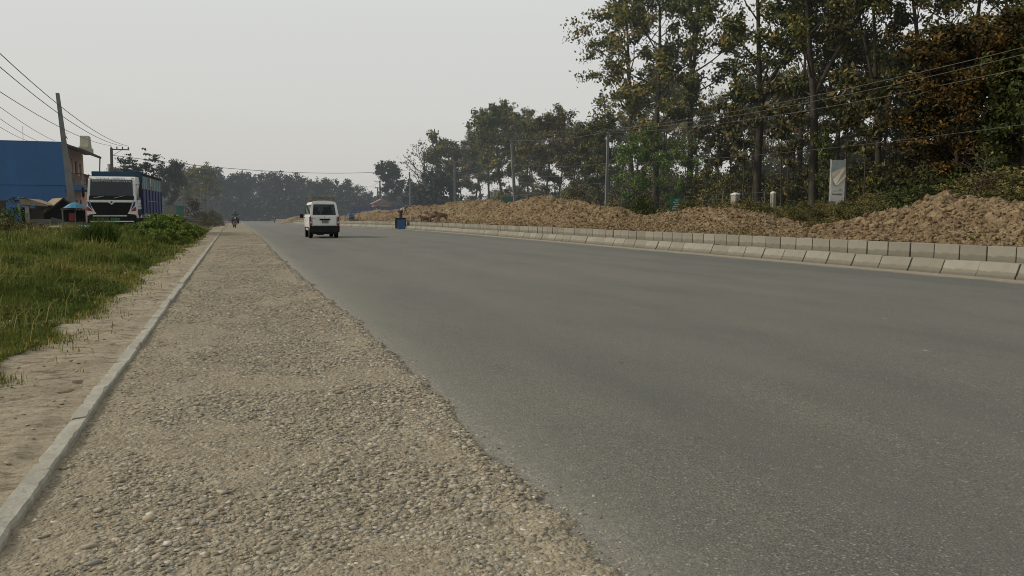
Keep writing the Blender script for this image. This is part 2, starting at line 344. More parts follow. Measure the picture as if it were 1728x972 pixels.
class MB:
    def __init__(s): s.v = []; s.f = []
    def add(s, vs, fs, T=None):
        b = len(s.v)
        s.v += [tuple(T @ Vector(v)) if T is not None else tuple(v) for v in vs]
        s.f += [tuple(b + i for i in f) for f in fs]; return s
    def box(s, c, d, T=None, rz=0, taper=1.0):
        x, y, z = [k / 2 for k in d]; vs = []
        for sz in (-1, 1):
            t = taper if sz > 0 else 1
            for sx, sy in ((-1, -1), (1, -1), (1, 1), (-1, 1)):
                a, b = sx * x * t, sy * y * t
                if rz: a, b = a * math.cos(rz) - b * math.sin(rz), a * math.sin(rz) + b * math.cos(rz)
                vs.append((c[0] + a, c[1] + b, c[2] + sz * z))
        return s.add(vs, [(3, 2, 1, 0), (4, 5, 6, 7), (0, 1, 5, 4), (1, 2, 6, 5), (2, 3, 7, 6), (3, 0, 4, 7)], T)
    def tube(s, pts, rad, n=6, T=None, caps=True):
        pts = [Vector(p) for p in pts]; vs = []; fs = []
        if not hasattr(rad, '__len__'): rad = [rad] * len(pts)
        for i, p in enumerate(pts):
            d = (pts[min(i + 1, len(pts) - 1)] - pts[max(i - 1, 0)]).normalized()
            a = d.orthogonal().normalized() if i == 0 else (a - d * a.dot(d)).normalized()
            b = d.cross(a)
            for k in range(n):
                t = 2 * PI * k / n; vs.append(p + (a * math.cos(t) + b * math.sin(t)) * rad[i])
        for i in range(len(pts) - 1):
            for k in range(n):
                fs.append((i * n + k, i * n + (k + 1) % n, (i + 1) * n + (k + 1) % n, (i + 1) * n + k))
        if caps: fs += [tuple(range(n))[::-1], tuple((len(pts) - 1) * n + k for k in range(n))]
        return s.add(vs, fs, T)
    def prism(s, poly, lo, hi, axis='y', T=None):
        n = len(poly)
        def mk(p, t): return (p[0], t, p[1]) if axis == 'y' else (t, p[0], p[1]) if axis == 'x' else (p[0], p[1], t)
        vs = [mk(p, lo) for p in poly] + [mk(p, hi) for p in poly]
        fs = [tuple(range(n)), tuple(range(2 * n - 1, n - 1, -1))] + [(i, i + n, (i + 1) % n + n, (i + 1) % n) for i in range(n)]
        return s.add(vs, fs, T)
    def disc(s, c, r, w, n=20, axis='x', T=None):
        c = Vector(c); d = Vector((1, 0, 0)) if axis == 'x' else Vector((0, 1, 0)) if axis == 'y' else Vector((0, 0, 1))
        return s.tube([c - d * w / 2, c + d * w / 2], r, n, T)
    def ring(s, c, R, r, n=20, k=6, axis='x', T=None):
        vs = []; fs = []
        for i in range(n):
            a = 2 * PI * i / n
            for j in range(k):
                b = 2 * PI * j / k; rr = R + r * math.cos(b); h = r * math.sin(b)
                p = (h, rr * math.cos(a), rr * math.sin(a)) if axis == 'x' else (rr * math.cos(a), h, rr * math.sin(a))
                vs.append((c[0] + p[0], c[1] + p[1], c[2] + p[2]))
                fs.append((i * k + j, ((i + 1) % n) * k + j, ((i + 1) % n) * k + (j + 1) % k, i * k + (j + 1) % k))
        return s.add(vs, fs, T)
    def build(s, name, mat, parent=None, bevel=0, smooth=False):
        me = bpy.data.meshes.new(name); me.from_pydata(s.v, [], s.f); me.materials.append(mat)
        import bmesh
        bm = bmesh.new(); bm.from_mesh(me); bmesh.ops.recalc_face_normals(bm, faces=bm.faces)
        if bevel: bmesh.ops.bevel(bm, geom=bm.edges[:], offset=bevel, segments=2, affect='EDGES', profile=.7)
        if smooth:
            for f in bm.faces: f.smooth = True
        bm.to_mesh(me); bm.free()
        o = bpy.data.objects.new(name, me); COL.objects.link(o)
        if parent: o.parent = parent
        return o
def tag(o, label=None, cat=None, group=None, kind=None):
    if label: o['label'] = label
    if cat: o['category'] = cat
    if group: o['group'] = group
    if kind: o['kind'] = kind
    return o
def empty(name, loc, rz=0, label=None, cat=None, group=None):
    o = bpy.data.objects.new(name, None); COL.objects.link(o); o.location = loc; o.rotation_euler = (0, 0, rz)
    return tag(o, label, cat, group)
def copy_tree(o, parent=None):
    c = o.copy(); COL.objects.link(c); c.parent = parent
    for ch in list(o.children): copy_tree(ch, c)
    return c

# ------------------------------------------------------------------ the setting
ys = np.unique(np.concatenate([np.arange(-12, 60, .7), np.arange(60, 130, 1.5), np.arange(130, 320, 6), np.geomspace(320, 5000, 14)]))
left = -np.concatenate([np.geomspace(2500, 60, 12), np.arange(56, 14, -3.), np.arange(14, 1.9, -.5), [1.7, 1.4, 1.05]])
midc = np.array([-.98, 0., 1.5, 4., 6.5])
rel = np.concatenate([[-.6, .355, .365, .8], np.arange(1.5, 22, .8), np.arange(22, 60, 3.), np.geomspace(62, 2500, 12)])
XX = np.array([np.concatenate([left, midc, kr(y) + rel]) for y in ys]); YY = np.repeat(ys[:, None], XX.shape[1], 1)
ZZ = gz(XX, YY)
veg = np.where(XX < -1.9, sstep((-XX - 1.9) / .8) * np.where(YY > 60, .6, 1), np.where(XX > kr(YY) + .4, sstep((XX - kr(YY) - 6) / 5), 0))
tag(grid('ground', XX, YY, ZZ, M['earth'], {'veg': veg}), kind='structure')

ry = np.concatenate([np.arange(-12, 60, .5), np.arange(60, 125, 1.5), np.arange(125, 300, 6)])
t = np.linspace(0, 1, 27)
RX = np.array([.75 + (kr(y) + .03 - .75) * t for y in ry]); RY = np.repeat(ry[:, None], len(t), 1)
RZ = .004 + dip(RY) + .05 * np.sin(np.clip((RX - .75) / (kr(RY) - .75), 0, 1) * PI) * .6
tag(grid('road', RX, RY, RZ, M['asphalt'], {'dr': kr(RY) - RX, 'dl': RX - 1.1}), kind='structure')

def edge_x(y): return 1.16 + .20 * (fbm(y * 1.3, y * 0 + 4, 4, 21) - .5) + .10 * (fbm(y * 9, y * 0 + 8, 3, 25) - .5) + .04 * np.sin(y * .21)
def shoulder_z(x, y):
    bed = .020 + .030 * (fbm(x * 1.6, y * 1.6, 3, 31) - .5) + .010 * (fbm(x * 9, y * 9, 3, 33) - .5)
    d1, d2 = worley(x * 27, y * 27, 35)
    bed = bed + np.where(y < 16, .0035 * (0.45 - d1), 0)
    e = edge_x(y) - x
    rim = .012 * np.exp(-((e - .10) / .07) ** 2)
    return bed + rim - .055 * sstep((-e + .02) / .12) + dip(y)
for k, (y0, y1, st, sx) in enumerate(((-6, 2, .10, .05), (2, 13, .013, .012), (13, 56, .09, .05))):
    a = np.arange(y0, y1 + st / 2, st); b = np.arange(-.86, 1.36, sx)
    if k == 0: parts_ = []
    A, B = np.meshgrid(a, b, indexing='ij')
    Z = shoulder_z(B, A)
    r, c_ = B.shape; V = np.stack([B, A, Z], -1).reshape(-1, 3); i = np.arange(r * c_).reshape(r, c_)
    Q = np.stack([i[:-1, :-1], i[:-1, 1:], i[1:, 1:], i[1:, :-1]], -1).reshape(-1, 4)
    parts_.append((V, Q))
a = np.concatenate([np.arange(56, 130, 1.)]); b = np.arange(-.86, 1.36, .1)
A, B = np.meshgrid(a, b, indexing='ij'); Z = shoulder_z(B, A); r, c_ = B.shape; i = np.arange(r * c_).reshape(r, c_)
parts_.append((np.stack([B, A, Z], -1).reshape(-1, 3), np.stack([i[:-1, :-1], i[:-1, 1:], i[1:, 1:], i[1:, :-1]], -1).reshape(-1, 4)))
off = 0; VS = []; QS = []
for V, Q in parts_: VS.append(V); QS.append(Q + off); off += len(V)
tag(mesh_np('gravel_shoulder', np.concatenate(VS), np.concatenate(QS), M['gravel_bed'], smooth=True), kind='structure')

def path_z(x, y):
    led = fbm(x * 1.1 + 3, y * 2.6, 4, 41)
    return .045 + .075 * (led - .5) + .030 * (fbm(x * 5, y * 9, 4, 43) - .5) + .012 * np.abs(np.sin(6 * fbm(x * .8, y * 3, 3, 47) * PI)) + dip(y)
VS = []; QS = []; off = 0
for (y0, y1, st, sx) in ((-6, 3, .1, .08), (3, 16, .022, .02), (16, 50, .12, .06), (50, 130, 1., .15)):
    a = np.arange(y0, y1 + st / 2, st); b = np.append(np.arange(-3.0, -.88, sx), -.865)
    A, B = np.meshgrid(a, b, indexing='ij'); Z = path_z(B, A); r, c_ = B.shape; i = np.arange(r * c_).reshape(r, c_)
    Z = np.where(B > -1.05, Z + (.040 + dip(A) - Z) * sstep((B + 1.05) / .12), Z)
    Z = np.where(B < -2.2, Z - .25 * sstep((-B - 2.2) / .7) + .03, Z)
    V = np.stack([B, A, Z], -1).reshape(-1, 3)
    Q = np.stack([i[:-1, :-1], i[:-1, 1:], i[1:, 1:], i[1:, :-1]], -1).reshape(-1, 4) + off
    VS.append(V); QS.append(Q); off += len(V)
tag(mesh_np('dirt_path', np.concatenate(VS), np.concatenate(QS), M['sandy'], smooth=True), kind='structure')

# crushed stones pressed into the shoulder
ICO = None
def ico():
    p = (1 + 5 ** .5) / 2
    v = np.array([(-1, p, 0), (1, p, 0), (-1, -p, 0), (1, -p, 0), (0, -1, p), (0, 1, p), (0, -1, -p), (0, 1, -p), (p, 0, -1), (p, 0, 1), (-p, 0, -1), (-p, 0, 1)], float)
    v /= np.linalg.norm(v[0])
    f = np.array([(0, 11, 5), (0, 5, 1), (0, 1, 7), (0, 7, 10), (0, 10, 11), (1, 5, 9), (5, 11, 4), (11, 10, 2), (10, 7, 6), (7, 1, 8), (3, 9, 4), (3, 4, 2), (3, 2, 6), (3, 6, 8), (3, 8, 9), (4, 9, 5), (2, 4, 11), (6, 2, 10), (8, 6, 7), (9, 8, 1)])
    return v, f
def scatter_stones(name, P, S, mat, flat=.45, rndv=None):
    v, f = ico(); n = len(P)
    W = v[None] * (1 + RNG.uniform(-.38, .30, (n, 12, 1))) + RNG.normal(0, .12, (n, 12, 3))
    sc = np.stack([S * RNG.uniform(.8, 1.35, n), S * RNG.uniform(.6, 1., n), S * flat * RNG.uniform(.6, 1.1, n)], -1)
    W = W * sc[:, None]
    tx = RNG.normal(0, .22, n); 
    c, s = np.cos(tx)[:, None], np.sin(tx)[:, None]
    y = W[..., 1] * c - W[..., 2] * s; z = W[..., 1] * s + W[..., 2] * c
    a = RNG.uniform(0, 2 * PI, n); c, s = np.cos(a)[:, None], np.sin(a)[:, None]
    x = W[..., 0] * c - y * s; y = W[..., 0] * s + y * c
    V = np.stack([x, y, z], -1) + P[:, None]
    Fc = f[None] + (np.arange(n) * 12)[:, None, None]
    r = np.repeat(RNG.uniform(0, 1, n) if rndv is None else rndv, 20)
    return mesh_np(name, V.reshape(-1, 3), Fc.reshape(-1, 3), mat, tri=True, rnd=r)
def stone_field(n, y0, y1, s0, s1, ypow=1.0):
    y = y0 + (y1 - y0) * RNG.uniform(0, 1, n) ** ypow; x = RNG.uniform(-.80, 1, n) * 1.0
    x = -.80 + (x + .8) / 1.8 * (edge_x(y) + .80 + .02)
    keep = (fbm(x * 3, y * 3, 3, 51) + .25 * RNG.uniform(-1, 1, n) + .20 * (x > .1)) > .30
    keep &= ~((x < -.55) & (RNG.uniform(0, 1, n) < .7))
    x, y = x[keep], y[keep]; S = s0 + (s1 - s0) * RNG.uniform(0, 1, len(x)) ** 3.0 * 1.25
    S = S * np.where(x > .75, 1.12, 1)
    z = shoulder_z(x, y) - S * (-.05 + .30 * sstep((fbm(x * 2.2, y * 1.6, 4, 57) - .50) / .20)) + S * .12 * RNG.uniform(-1, 1, len(x))
    return np.stack([x, y, z], -1), S
P1, S1 = stone_field(90000, 1.6, 9, .0035, .0155)
Pb, Sb = stone_field(1500, 1.6, 14, .014, .026)
P1 = np.concatenate([P1, Pb]); S1 = np.concatenate([S1, Sb])
P2, S2 = stone_field(44000, 9, 19, .005, .019)
P3, S3 = stone_field(14000, 19, 48, .011, .024, 1.2)
# loose chips that have rolled onto the asphalt and the path
n4 = 5000; y4 = 1.6 + 34 * RNG.uniform(0, 1, n4) ** 1.6; x4 = edge_x(y4) - .10 + RNG.exponential(.09, n4)
P4 = np.stack([x4, y4, np.full(n4, .008)], -1); S4 = RNG.uniform(.003, .012, n4)
n5 = 900; y5 = 3 + 22 * RNG.uniform(0, 1, n5) ** 1.5; x5 = RNG.uniform(-2.2, -1.0, n5)
P5 = np.stack([x5, y5, path_z(x5, y5) + .003], -1); S5 = RNG.uniform(.005, .016, n5) 
tag(scatter_stones('gravel', np.concatenate([P1, P2, P3, P4, P5]), np.concatenate([S1, S2, S3, S4, S5]), M['stone']), kind='stuff')

# ------------------------------------------------------------------ kerbs
def kerb_stone(L, sec, mat, name, chip=.006):
    """sec: outline (x,z); block runs along y from 0 to L"""
    b = MB().prism(sec, -L / 2, L / 2, 'y'); o = b.build(name, mat, bevel=.012)
    return o
edge_label = 'flush pale concrete edging stone between the dirt path and the gravel shoulder'
protos = []
for k in range(5):
    L = .90
    me_ = MB()
    seg = 14; base = [(-.046, -.12), (.046, -.12), (.047, .040), (.039, .054), (-.039, .056), (-.046, .047)]; n6 = 6; vs = []; fs = []
    for i in range(seg + 1):
        yy = -L / 2 + L * i / seg; e_ = RNG.uniform(0, 1) ** 5 * .022 + (.008 if i in (0, seg) else 0)
        for q, (x_, z_) in enumerate(base):
            dx = RNG.normal(0, .0015); dz = RNG.normal(0, .0015)
            if q in (2, 3): dx -= e_; dz -= e_ * .6
            if q == 4: dx += RNG.uniform(0, 1) ** 6 * .015
            vs.append((x_ + dx, yy, z_ + (dz if q > 1 else 0)))
    for i in range(seg):
        for q in range(n6): fs.append((i * n6 + q, i * n6 + (q + 1) % n6, (i + 1) * n6 + (q + 1) % n6, (i + 1) * n6 + q))
    fs += [tuple(range(n6)), tuple(seg * n6 + q for q in range(n6))]
    me_.add(vs, fs)
    protos.append(me_.build('edging_stone', M['concrete']))
y = 1.2; i = 0
while y < 55:
    p = protos[i % 5]
    o = p if i < 5 else p.copy()
    if i >= 5: COL.objects.link(o)
    o.location = (-.865 + RNG.uniform(-.006, .006), y + .45, RNG.uniform(-.008, .008)); o.rotation_euler = (RNG.uniform(-.006, .006), 0, RNG.uniform(-.008, .008) + (PI if RNG.uniform() < .5 else 0))
    tag(o, edge_label, 'kerb stone', 'concrete edging stones along the dirt path')
    y += .905 + RNG.uniform(0, .018); i += 1

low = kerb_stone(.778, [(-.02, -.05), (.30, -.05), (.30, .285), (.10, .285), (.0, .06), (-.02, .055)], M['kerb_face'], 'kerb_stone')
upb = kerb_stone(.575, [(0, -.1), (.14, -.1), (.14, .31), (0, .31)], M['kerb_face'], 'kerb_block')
def run_along(y, dx):
    x = float(kr(y)) + dx; e = .3
    ang = -math.atan2(float(kr(y + e) - kr(y - e)), 2 * e); return x, ang
y = 8.15; i = 0
while y < 118:
    o = low if i == 0 else low.copy()
    if i: COL.objects.link(o)
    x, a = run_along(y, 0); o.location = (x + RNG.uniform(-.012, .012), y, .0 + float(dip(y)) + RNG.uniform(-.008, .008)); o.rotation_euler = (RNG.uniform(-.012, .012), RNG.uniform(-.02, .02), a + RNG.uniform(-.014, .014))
    if 43 < y < 50 and i % 3 == 0: o.rotation_euler[1] = .10; o.rotation_euler[2] += .09
    tag(o, 'sloping-faced pale kerb stone in the lower row along the right edge of the asphalt', 'kerb stone', 'sloping kerb stones in the lower row')
    y += .795 + RNG.uniform(0, .012) + (.03 if RNG.uniform() < .08 else 0); i += 1
nlow = i
y = 8.3; i = 0
while y < 112:
    o = upb if i == 0 else upb.copy()
    if i: COL.objects.link(o)
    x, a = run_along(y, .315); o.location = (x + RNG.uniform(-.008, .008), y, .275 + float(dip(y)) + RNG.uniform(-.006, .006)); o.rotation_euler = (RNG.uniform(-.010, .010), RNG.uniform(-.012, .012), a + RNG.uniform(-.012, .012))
    tag(o, 'upright pale square concrete block in the upper row against the dug soil', 'kerb block', 'upright concrete blocks in the upper row')
    y += .598 + RNG.uniform(0, .014) + (.035 if RNG.uniform() < .07 else 0); i += 1

# ------------------------------------------------------------------ soil mounds
def mound(name, label, crest, xw0, xw1, res, seed, toe=.75, nclod=1500, cs=(.03, .13)):
    """crest: list of (y, z) of the ridge seen from the road; the heap runs from the kerb to xw1"""
    cy = [c[0] for c in crest]; cz = [c[1] for c in crest]
    a = np.arange(min(cy) - .3, max(cy) + .3, res); u = np.linspace(0, 1, int((xw1 - xw0) / res) + 2)
    A, U = np.meshgrid(a, u, indexing='ij')
    X = kr(A) + xw0 + (xw1 - xw0) * U
    X += (fbm(A * .5, A * 0 + seed, 3, seed) - .5) * 1.4 * np.sin(U * PI)
    base = gz(kr(A) + 2, A)
    H = np.interp(A, cy, cz) - (.55 + dip(A))
    pr = np.where(U < .55, sstep(U / .55) ** .85, sstep((1 - U) / .45))
    lump = fbm(X * 1.1, A * 1.1, 4, seed + 2)
    d1, d2 = worley(X * 2.6 + lump, A * 2.6, seed + 3); d3, _ = worley(X * 6.5, A * 6.5 + lump, seed + 5)
    pk = np.abs(np.sin(A * 1.9 + 3 * fbm(A * .7, X * .5, 2, seed + 8)))
    Z = H * pr * (.56 + .36 * lump + .22 * pk * np.exp(-((U - .5) / .22) ** 2) + .10 * fbm(X * 3, A * 3, 3, seed + 11)) + np.clip(pr * 1.6, 0, 1) * (.24 * (.5 - d1) + .10 * (.5 - d3)) * np.clip(H * 1.5, .15, 1)
    Z = base - .12 + np.maximum(Z + .12, .0) + .03 * lump
    tp = sstep((A - min(cy)) / 1.2) * sstep((max(cy) - A) / 1.2)
    Z = base - .15 + (Z - base + .15) * (.25 + .75 * tp)
    root = empty(name, (0, 0, 0), 0, label, 'soil mound')
    grid('soil_heap', X, A, Z, M['mound'], parent=root)
    n = nclod; ia = RNG.integers(0, A.shape[0], n); iu = (RNG.beta(1.1, 1.8, n) * (A.shape[1] - 1)).astype(int)
    P = np.stack([X[ia, iu], A[ia, iu], Z[ia, iu]], -1)
    S = cs[0] + (cs[1] - cs[0]) * RNG.uniform(0, 1, n) ** 3
    o = scatter_stones('soil_clods', P + np.array([0, 0, .01]), S, M['clod'], .95); o.parent = root; o['kind'] = 'stuff'
    return root
mound('dirt_mound', 'large tan heap of dug soil nearest the camera, below the dry orange tree',
      [(8, 1.25), (11, 1.4), (13.9, 1.46), (14.7, 1.52), (15.7, 1.68), (16.5, 1.58), (17.3, 1.38), (18.6, 1.05), (19.6, .92), (20.9, .62)], .9, 9.6, .055, 61, nclod=6500, cs=(.018, .10))
mound('dirt_mound', 'low reddish heap of dug soil in front of the small green notice board',
      [(21.2, .66), (22.4, .82), (23.6, .98), (25.0, 1.22), (26.3, 1.42), (27.8, 1.33), (29.6, 1.2), (32.2, 1.13), (34.6, .72)], .9, 9.2, .075, 71, nclod=5500, cs=(.02, .10))
mound('dirt_mound', 'highest long heap of dug soil around the leaning grey pole',
      [(35.4, 1.05), (37.5, 1.42), (39.6, 1.55), (43, 1.98), (45.3, 2.2), (48.8, 2.28), (52.3, 1.9), (54.4, 1.66), (55.2, 1.9), (56.6, 2.16), (62.5, 2.26), (67, 1.95), (72.3, 1.84), (79, 1.72), (81, 1.1)], .9, 10.2, .12, 81, nclod=7000, cs=(.025, .10))
mound('dirt_mound', 'farthest heap of dug soil beside the dark blue fence',
      [(81, 1.2), (86, 1.62), (93, 1.3), (99, .95), (108, .3), (111, .1)], .9, 9.5, .2, 91, nclod=900, cs=(.05, .16))

# ------------------------------------------------------------------ leaves, trees, shrubs
def leaf_quads(C, size, up=.3, elong=1.7):
    n = len(C); S = size * RNG.uniform(.6, 1.3, n)
    d = RNG.normal(0, 1, (n, 3)); d[:, 2] -= .25; d /= np.linalg.norm(d, axis=1)[:, None]
    q = RNG.normal(0, 1, (n, 3)); q[:, 2] += up; w = np.cross(d, q); w /= np.linalg.norm(w, axis=1)[:, None] + 1e-9
    d = d * (S * elong / 2)[:, None]; w = w * (S / 2)[:, None]
    V = np.stack([C - d, C + w * .9 - d * .1, C + d, C - w * .9 + d * .1], 1)
    return V.reshape(-1, 3), np.arange(n * 4).reshape(n, 4)
def leaves_obj(name, centres, radii, per, size, mat, parent, flat=.7, bias=0.0, spread=.17, elong=1.7):
    centres = np.array(centres); radii = np.array(radii); k = len(centres)
    idx = np.repeat(np.arange(k), per)
    off = RNG.normal(0, .5, (len(idx), 3)); off[:, 2] *= flat
    C = centres[idx] + off * radii[idx][:, None]
    cb = np.clip(RNG.normal(.42 + bias, .18, k), 0, 1)
    zr = (centres[:, 2] - centres[:, 2].min()) / (np.ptp(centres[:, 2]) + 1e-6)
    V, Q = leaf_quads(C, size, elong=elong)
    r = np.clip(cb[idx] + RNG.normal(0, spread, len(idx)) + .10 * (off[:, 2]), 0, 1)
    return mesh_np(name, V, Q, mat, parent, rnd=r)
def perp(d):
    a = d.orthogonal().normalized(); b = d.cross(a); t = random.uniform(0, 2 * PI); return a * math.cos(t) + b * math.sin(t)
def branch(mb, p, d, L, r, n=5, wander=.18, lift=.06, sides=6, r1=.35):
    pts = [Vector(p)]; rad = [r]; d = d.normalized()
    for i in range(n):
        d = (d + perp(d) * random.uniform(0, wander) + Vector((0, 0, lift))).normalized()
        pts.append(pts[-1] + d * L / n); rad.append(r * (1 - (1 - r1) * (i + 1) / n))
    mb.tube(pts, rad, sides, caps=False); return pts, rad
def make_tree(label, H, cb, spread, mat, bark='bark', limbs=15, sub=4, per=22, leaf=.26, crad=.75, r0=.22, lean=.03, bias=0., fork=False, name='tree', extra_low=0, flat=.7, twig=True):
    root = empty(name, (0, 0, 0), 0, label, 'tree'); mb = MB()
    d0 = Vector((random.uniform(-lean, lean), random.uniform(-lean, lean), 1))
    pts, rad = branch(mb, (0, 0, -.3), d0, H * .93 + .3, r0, 12, .09, .03, 8, .18)
    trunks = [(pts, rad)]
    if fork:
        i = 5; pts2, rad2 = branch(mb, pts[i], Vector((random.uniform(-.4, .4), random.uniform(-.4, .4), 1)), H * .5, rad[i] * .8, 8, .12, .04, 7, .2); trunks.append((pts2, rad2))
    C = []; R = []
    for ti, (pp, rr) in enumerate(trunks):
        nl = limbs if ti == 0 else limbs // 2
        for k in range(nl):
            h = cb + (1 - cb) * ((k + .5) / nl) ** .85
            if ti: h = random.uniform(.15, 1)
            fidx = min(h * (len(pp) - 1), len(pp) - 1.01); i = int(fidx); p = pp[i].lerp(pp[i + 1], fidx - i); r = rr[i]
            hh = (p.z / H - cb) / max(1e-3, 1 - cb)
            prof = spread * (0.55 + .75 * math.sin(PI * min(1, max(.06, hh * .85 + .12))) ** .8) * random.uniform(.55, 1.15)
            if hh < 0: prof *= .5
            a = k * 2.4 + random.uniform(-.6, .6); el = random.uniform(.15, .75) + hh * .5
            dd = Vector((math.cos(a) * math.cos(el), math.sin(a) * math.cos(el), math.sin(el)))
            lp, lr = branch(mb, p, dd, prof, max(.02, r * .45), 5, .30, .05, 5, .25)
            for j in range(sub):
                q = random.uniform(.35, 1); fi = min(q * 5, 4.99); ii = int(fi); sp = lp[ii].lerp(lp[ii + 1], fi - ii)
                sd = ((lp[ii + 1] - lp[ii]).normalized() * .6 + perp(lp[ii + 1] - lp[ii]) * .9 + Vector((0, 0, .15))).normalized()
                sl = prof * random.uniform(.22, .5)
                spp, _ = branch(mb, sp, sd, sl, max(.012, lr[ii] * .5), 3, .35, .03, 4, .4)
                C += [spp[-1], spp[-2]]; R += [crad * random.uniform(.7, 1.25), crad * random.uniform(.5, .9)]
            C += [lp[-1]]; R += [crad * random.uniform(.8, 1.3)]
        C.append(pp[-1]); R.append(crad)
    for _ in range(extra_low):
        a = random.uniform(0, 2 * PI); C.append(Vector((math.cos(a), math.sin(a), 0)) * random.uniform(.2, .8) + Vector((0, 0, random.uniform(.15, cb) * H))); R.append(crad * .6)
    mb.build('trunk', M[bark], root, smooth=True)
    if per: leaves_obj('crown', C, R, per, leaf, M[mat], root, flat=flat, bias=bias)
    return root
def make_bush(label, h, w, mat, clusters=45, per=26, leaf=.09, stems=7, name='shrub', crad=.33, bark='bark', bias=0., cat='shrub', elong=1.7):
    root = empty(name, (0, 0, 0), 0, label, cat); mb = MB(); C = []; R = []
    for k in range(stems):
        a = random.uniform(0, 2 * PI); e = random.uniform(.7, 1.4)
        branch(mb, (random.uniform(-.1, .1), random.uniform(-.1, .1), -.1), Vector((math.cos(a) * math.cos(e), math.sin(a) * math.cos(e), math.sin(e))), h * random.uniform(.7, 1), .018 + h * .004, 4, .3, .05, 4)
    for k in range(clusters):
        a = random.uniform(0, 2 * PI); rr = math.sqrt(random.random()); z = random.uniform(.05, 1)
        rr *= math.sqrt(max(0.05, 1 - (z * .95) ** 2)) * random.uniform(.8, 1.15)
        C.append((math.cos(a) * rr * w / 2, math.sin(a) * rr * w / 2, z * h * random.uniform(.85, 1.1))); R.append(crad * random.uniform(.6, 1.3))
    mb.build('stem', M[bark], root, smooth=True)
    leaves_obj('foliage', C, R, per, leaf, M[mat], root, bias=bias, elong=elong)
    return root
_used = set(); _true = {}
def DX(px, X):
    """distance at which photo column px meets the line x = X"""
    b = YAW + math.atan((px - 864) / F_PX); return X / math.sin(b) * math.cos(b - YAW) / math.cos(PITCH)
def place(proto, px, D, H=None, baseH=None, label=None, group=None, rz=None, sxy=1.0, zoff=0.0, cat=None, x=None, y=None):
    """put a copy of a plant on the ground in the bearing of photo column px at distance D"""
    if proto.name in _used: o = copy_tree(proto)
    else: o = proto; _used.add(proto.name)
    if x is None:
        p = at(px, HOR, D); x, y = p.x, p.y
    if H:
        if 'H0' not in _true.setdefault(proto.name, {}):
            cr = [c for c in proto.children if c.name.split('.')[0] in ('crown', 'foliage')] or list(proto.children)
            zz = np.array([v.co.z for v in cr[0].data.vertices]); _true[proto.name]['H0'] = float(np.percentile(zz, 99.3))
        baseH = _true[proto.name]['H0']
    s = (H / baseH) if H else 1.0
    o.location = (x, y, gzf(x, y) + zoff); o.scale = (s * sxy, s * sxy, s)
    o.rotation_euler = (0, 0, random.uniform(0, 2 * PI) if rz is None else rz)
    if label: o['label'] = label
    if group: o['group'] = group
    elif 'group' in o: del o['group']
    if cat: o['category'] = cat
    return o

TA = [make_tree('x', 20, .30, 4.3, 'leaf_dark', limbs=19, sub=5, per=52, leaf=.18, crad=.74, r0=.30, extra_low=3),
      make_tree('x', 20, .34, 4.0, 'leaf_dark', limbs=16, sub=5, per=52, leaf=.18, crad=.74, r0=.27, fork=True),
      make_tree('x', 20, .26, 4.6, 'leaf_dark', limbs=19, sub=5, per=52, leaf=.18, crad=.76, r0=.28, bias=.06),
      make_tree('x', 20, .38, 4.4, 'leaf_dark', limbs=13, sub=5, per=40, leaf=.18, crad=.66, r0=.33, fork=True, lean=.05)]
TB = [make_tree('x', 20, .28, 4.2, 'leaf_brown', limbs=18, sub=5, per=50, leaf=.18, crad=.74, r0=.27, extra_low=4),
      make_tree('x', 20, .33, 4.0, 'leaf_brown', limbs=15, sub=5, per=48, leaf=.18, crad=.66, r0=.25, fork=True)]
TM = [make_tree('x', 12, .33, 3.4, 'leaf_dark', limbs=16, sub=5, per=54, leaf=.20, crad=.68, r0=.20, extra_low=3),
      make_tree('x', 12, .36, 3.2, 'leaf_brown', limbs=15, sub=5, per=54, leaf=.20, crad=.68, r0=.18, extra_low=3),
      make_tree('x', 12, .38, 3.0, 'leaf_dark', limbs=13, sub=5, per=38, leaf=.20, crad=.6, r0=.18, fork=True)]
# tall trees that stand out
UN = 'x'
P_ = [
 (TA[2], 1066, 35.5, 23.0, 'leftmost tall tree of the high forest, trunk left of the bright green tree'),
 (TA[0], 1106, 34, 24.0, 'tall dark-leaved tree with a leaning trunk behind the bright green trees'),
 (TA[1], 1162, 36, 24.0, 'straight dark trunk with an airy crown just right of the green trees'),
 (TA[3], 1277, 34, 20.0, 'big thick-trunked tree with a forked open crown near the red and white pillar'),
 (TB[0], 1345, 39, 18.5, 'brown and yellow leaved tall tree between the pillar and the torn white board'),
 (TA[3], 1372, 34, 19.5, 'dark slender trunk just left of the torn white board'),
 (TA[1], 1408, 38, 17.0, 'thin dark tree directly behind the torn white board'),
 (TB[1], 1480, 36, 18.0, 'brown-leaved tall tree rising left of the dry orange tree'),
 (TA[2], 1545, 38, 18.5, 'dense dark tall tree rising above the left side of the dry orange tree'),
 (TA[0], 1622, 40, 18.5, 'dense dark tree with a straight trunk above the middle of the dry orange tree'),
 (TA[1], 1710, 36, 16.5, 'dark green tree overhanging the wires near the upper right corner'),
]
for pr, px, X_, H, lb in P_: place(pr, px, DX(px, X_), H, 20, lb, sxy=1.08 if px < 1070 else 1.0)
g = 'tall trees deep in the forest behind the front row'
lb = 'tall dark forest tree standing in the dense rows behind the front trunks'
for X_, p0, p1, st, hf in ((43, 1060, 1760, 70, .80), (54, 1010, 1760, 84, .85)):
    px = p0
    while px < p1:
        q = px + random.uniform(-16, 16); D = DX(q, X_ + random.uniform(-3, 3))
        ty = np.interp(q, [1000, 1060, 1120, 1230, 1300, 1420, 1500, 1728], [215, 120, 90, 150, 110, 120, 40, 10])
        pr = random.choice([TA[0], TA[1], TA[2], TB[0], TA[2], TM[0]])
        place(pr, q, D, ((HOR - ty) * D / F_PX - .2) * random.uniform(.8, 1.02), 20, lb, g); px += st
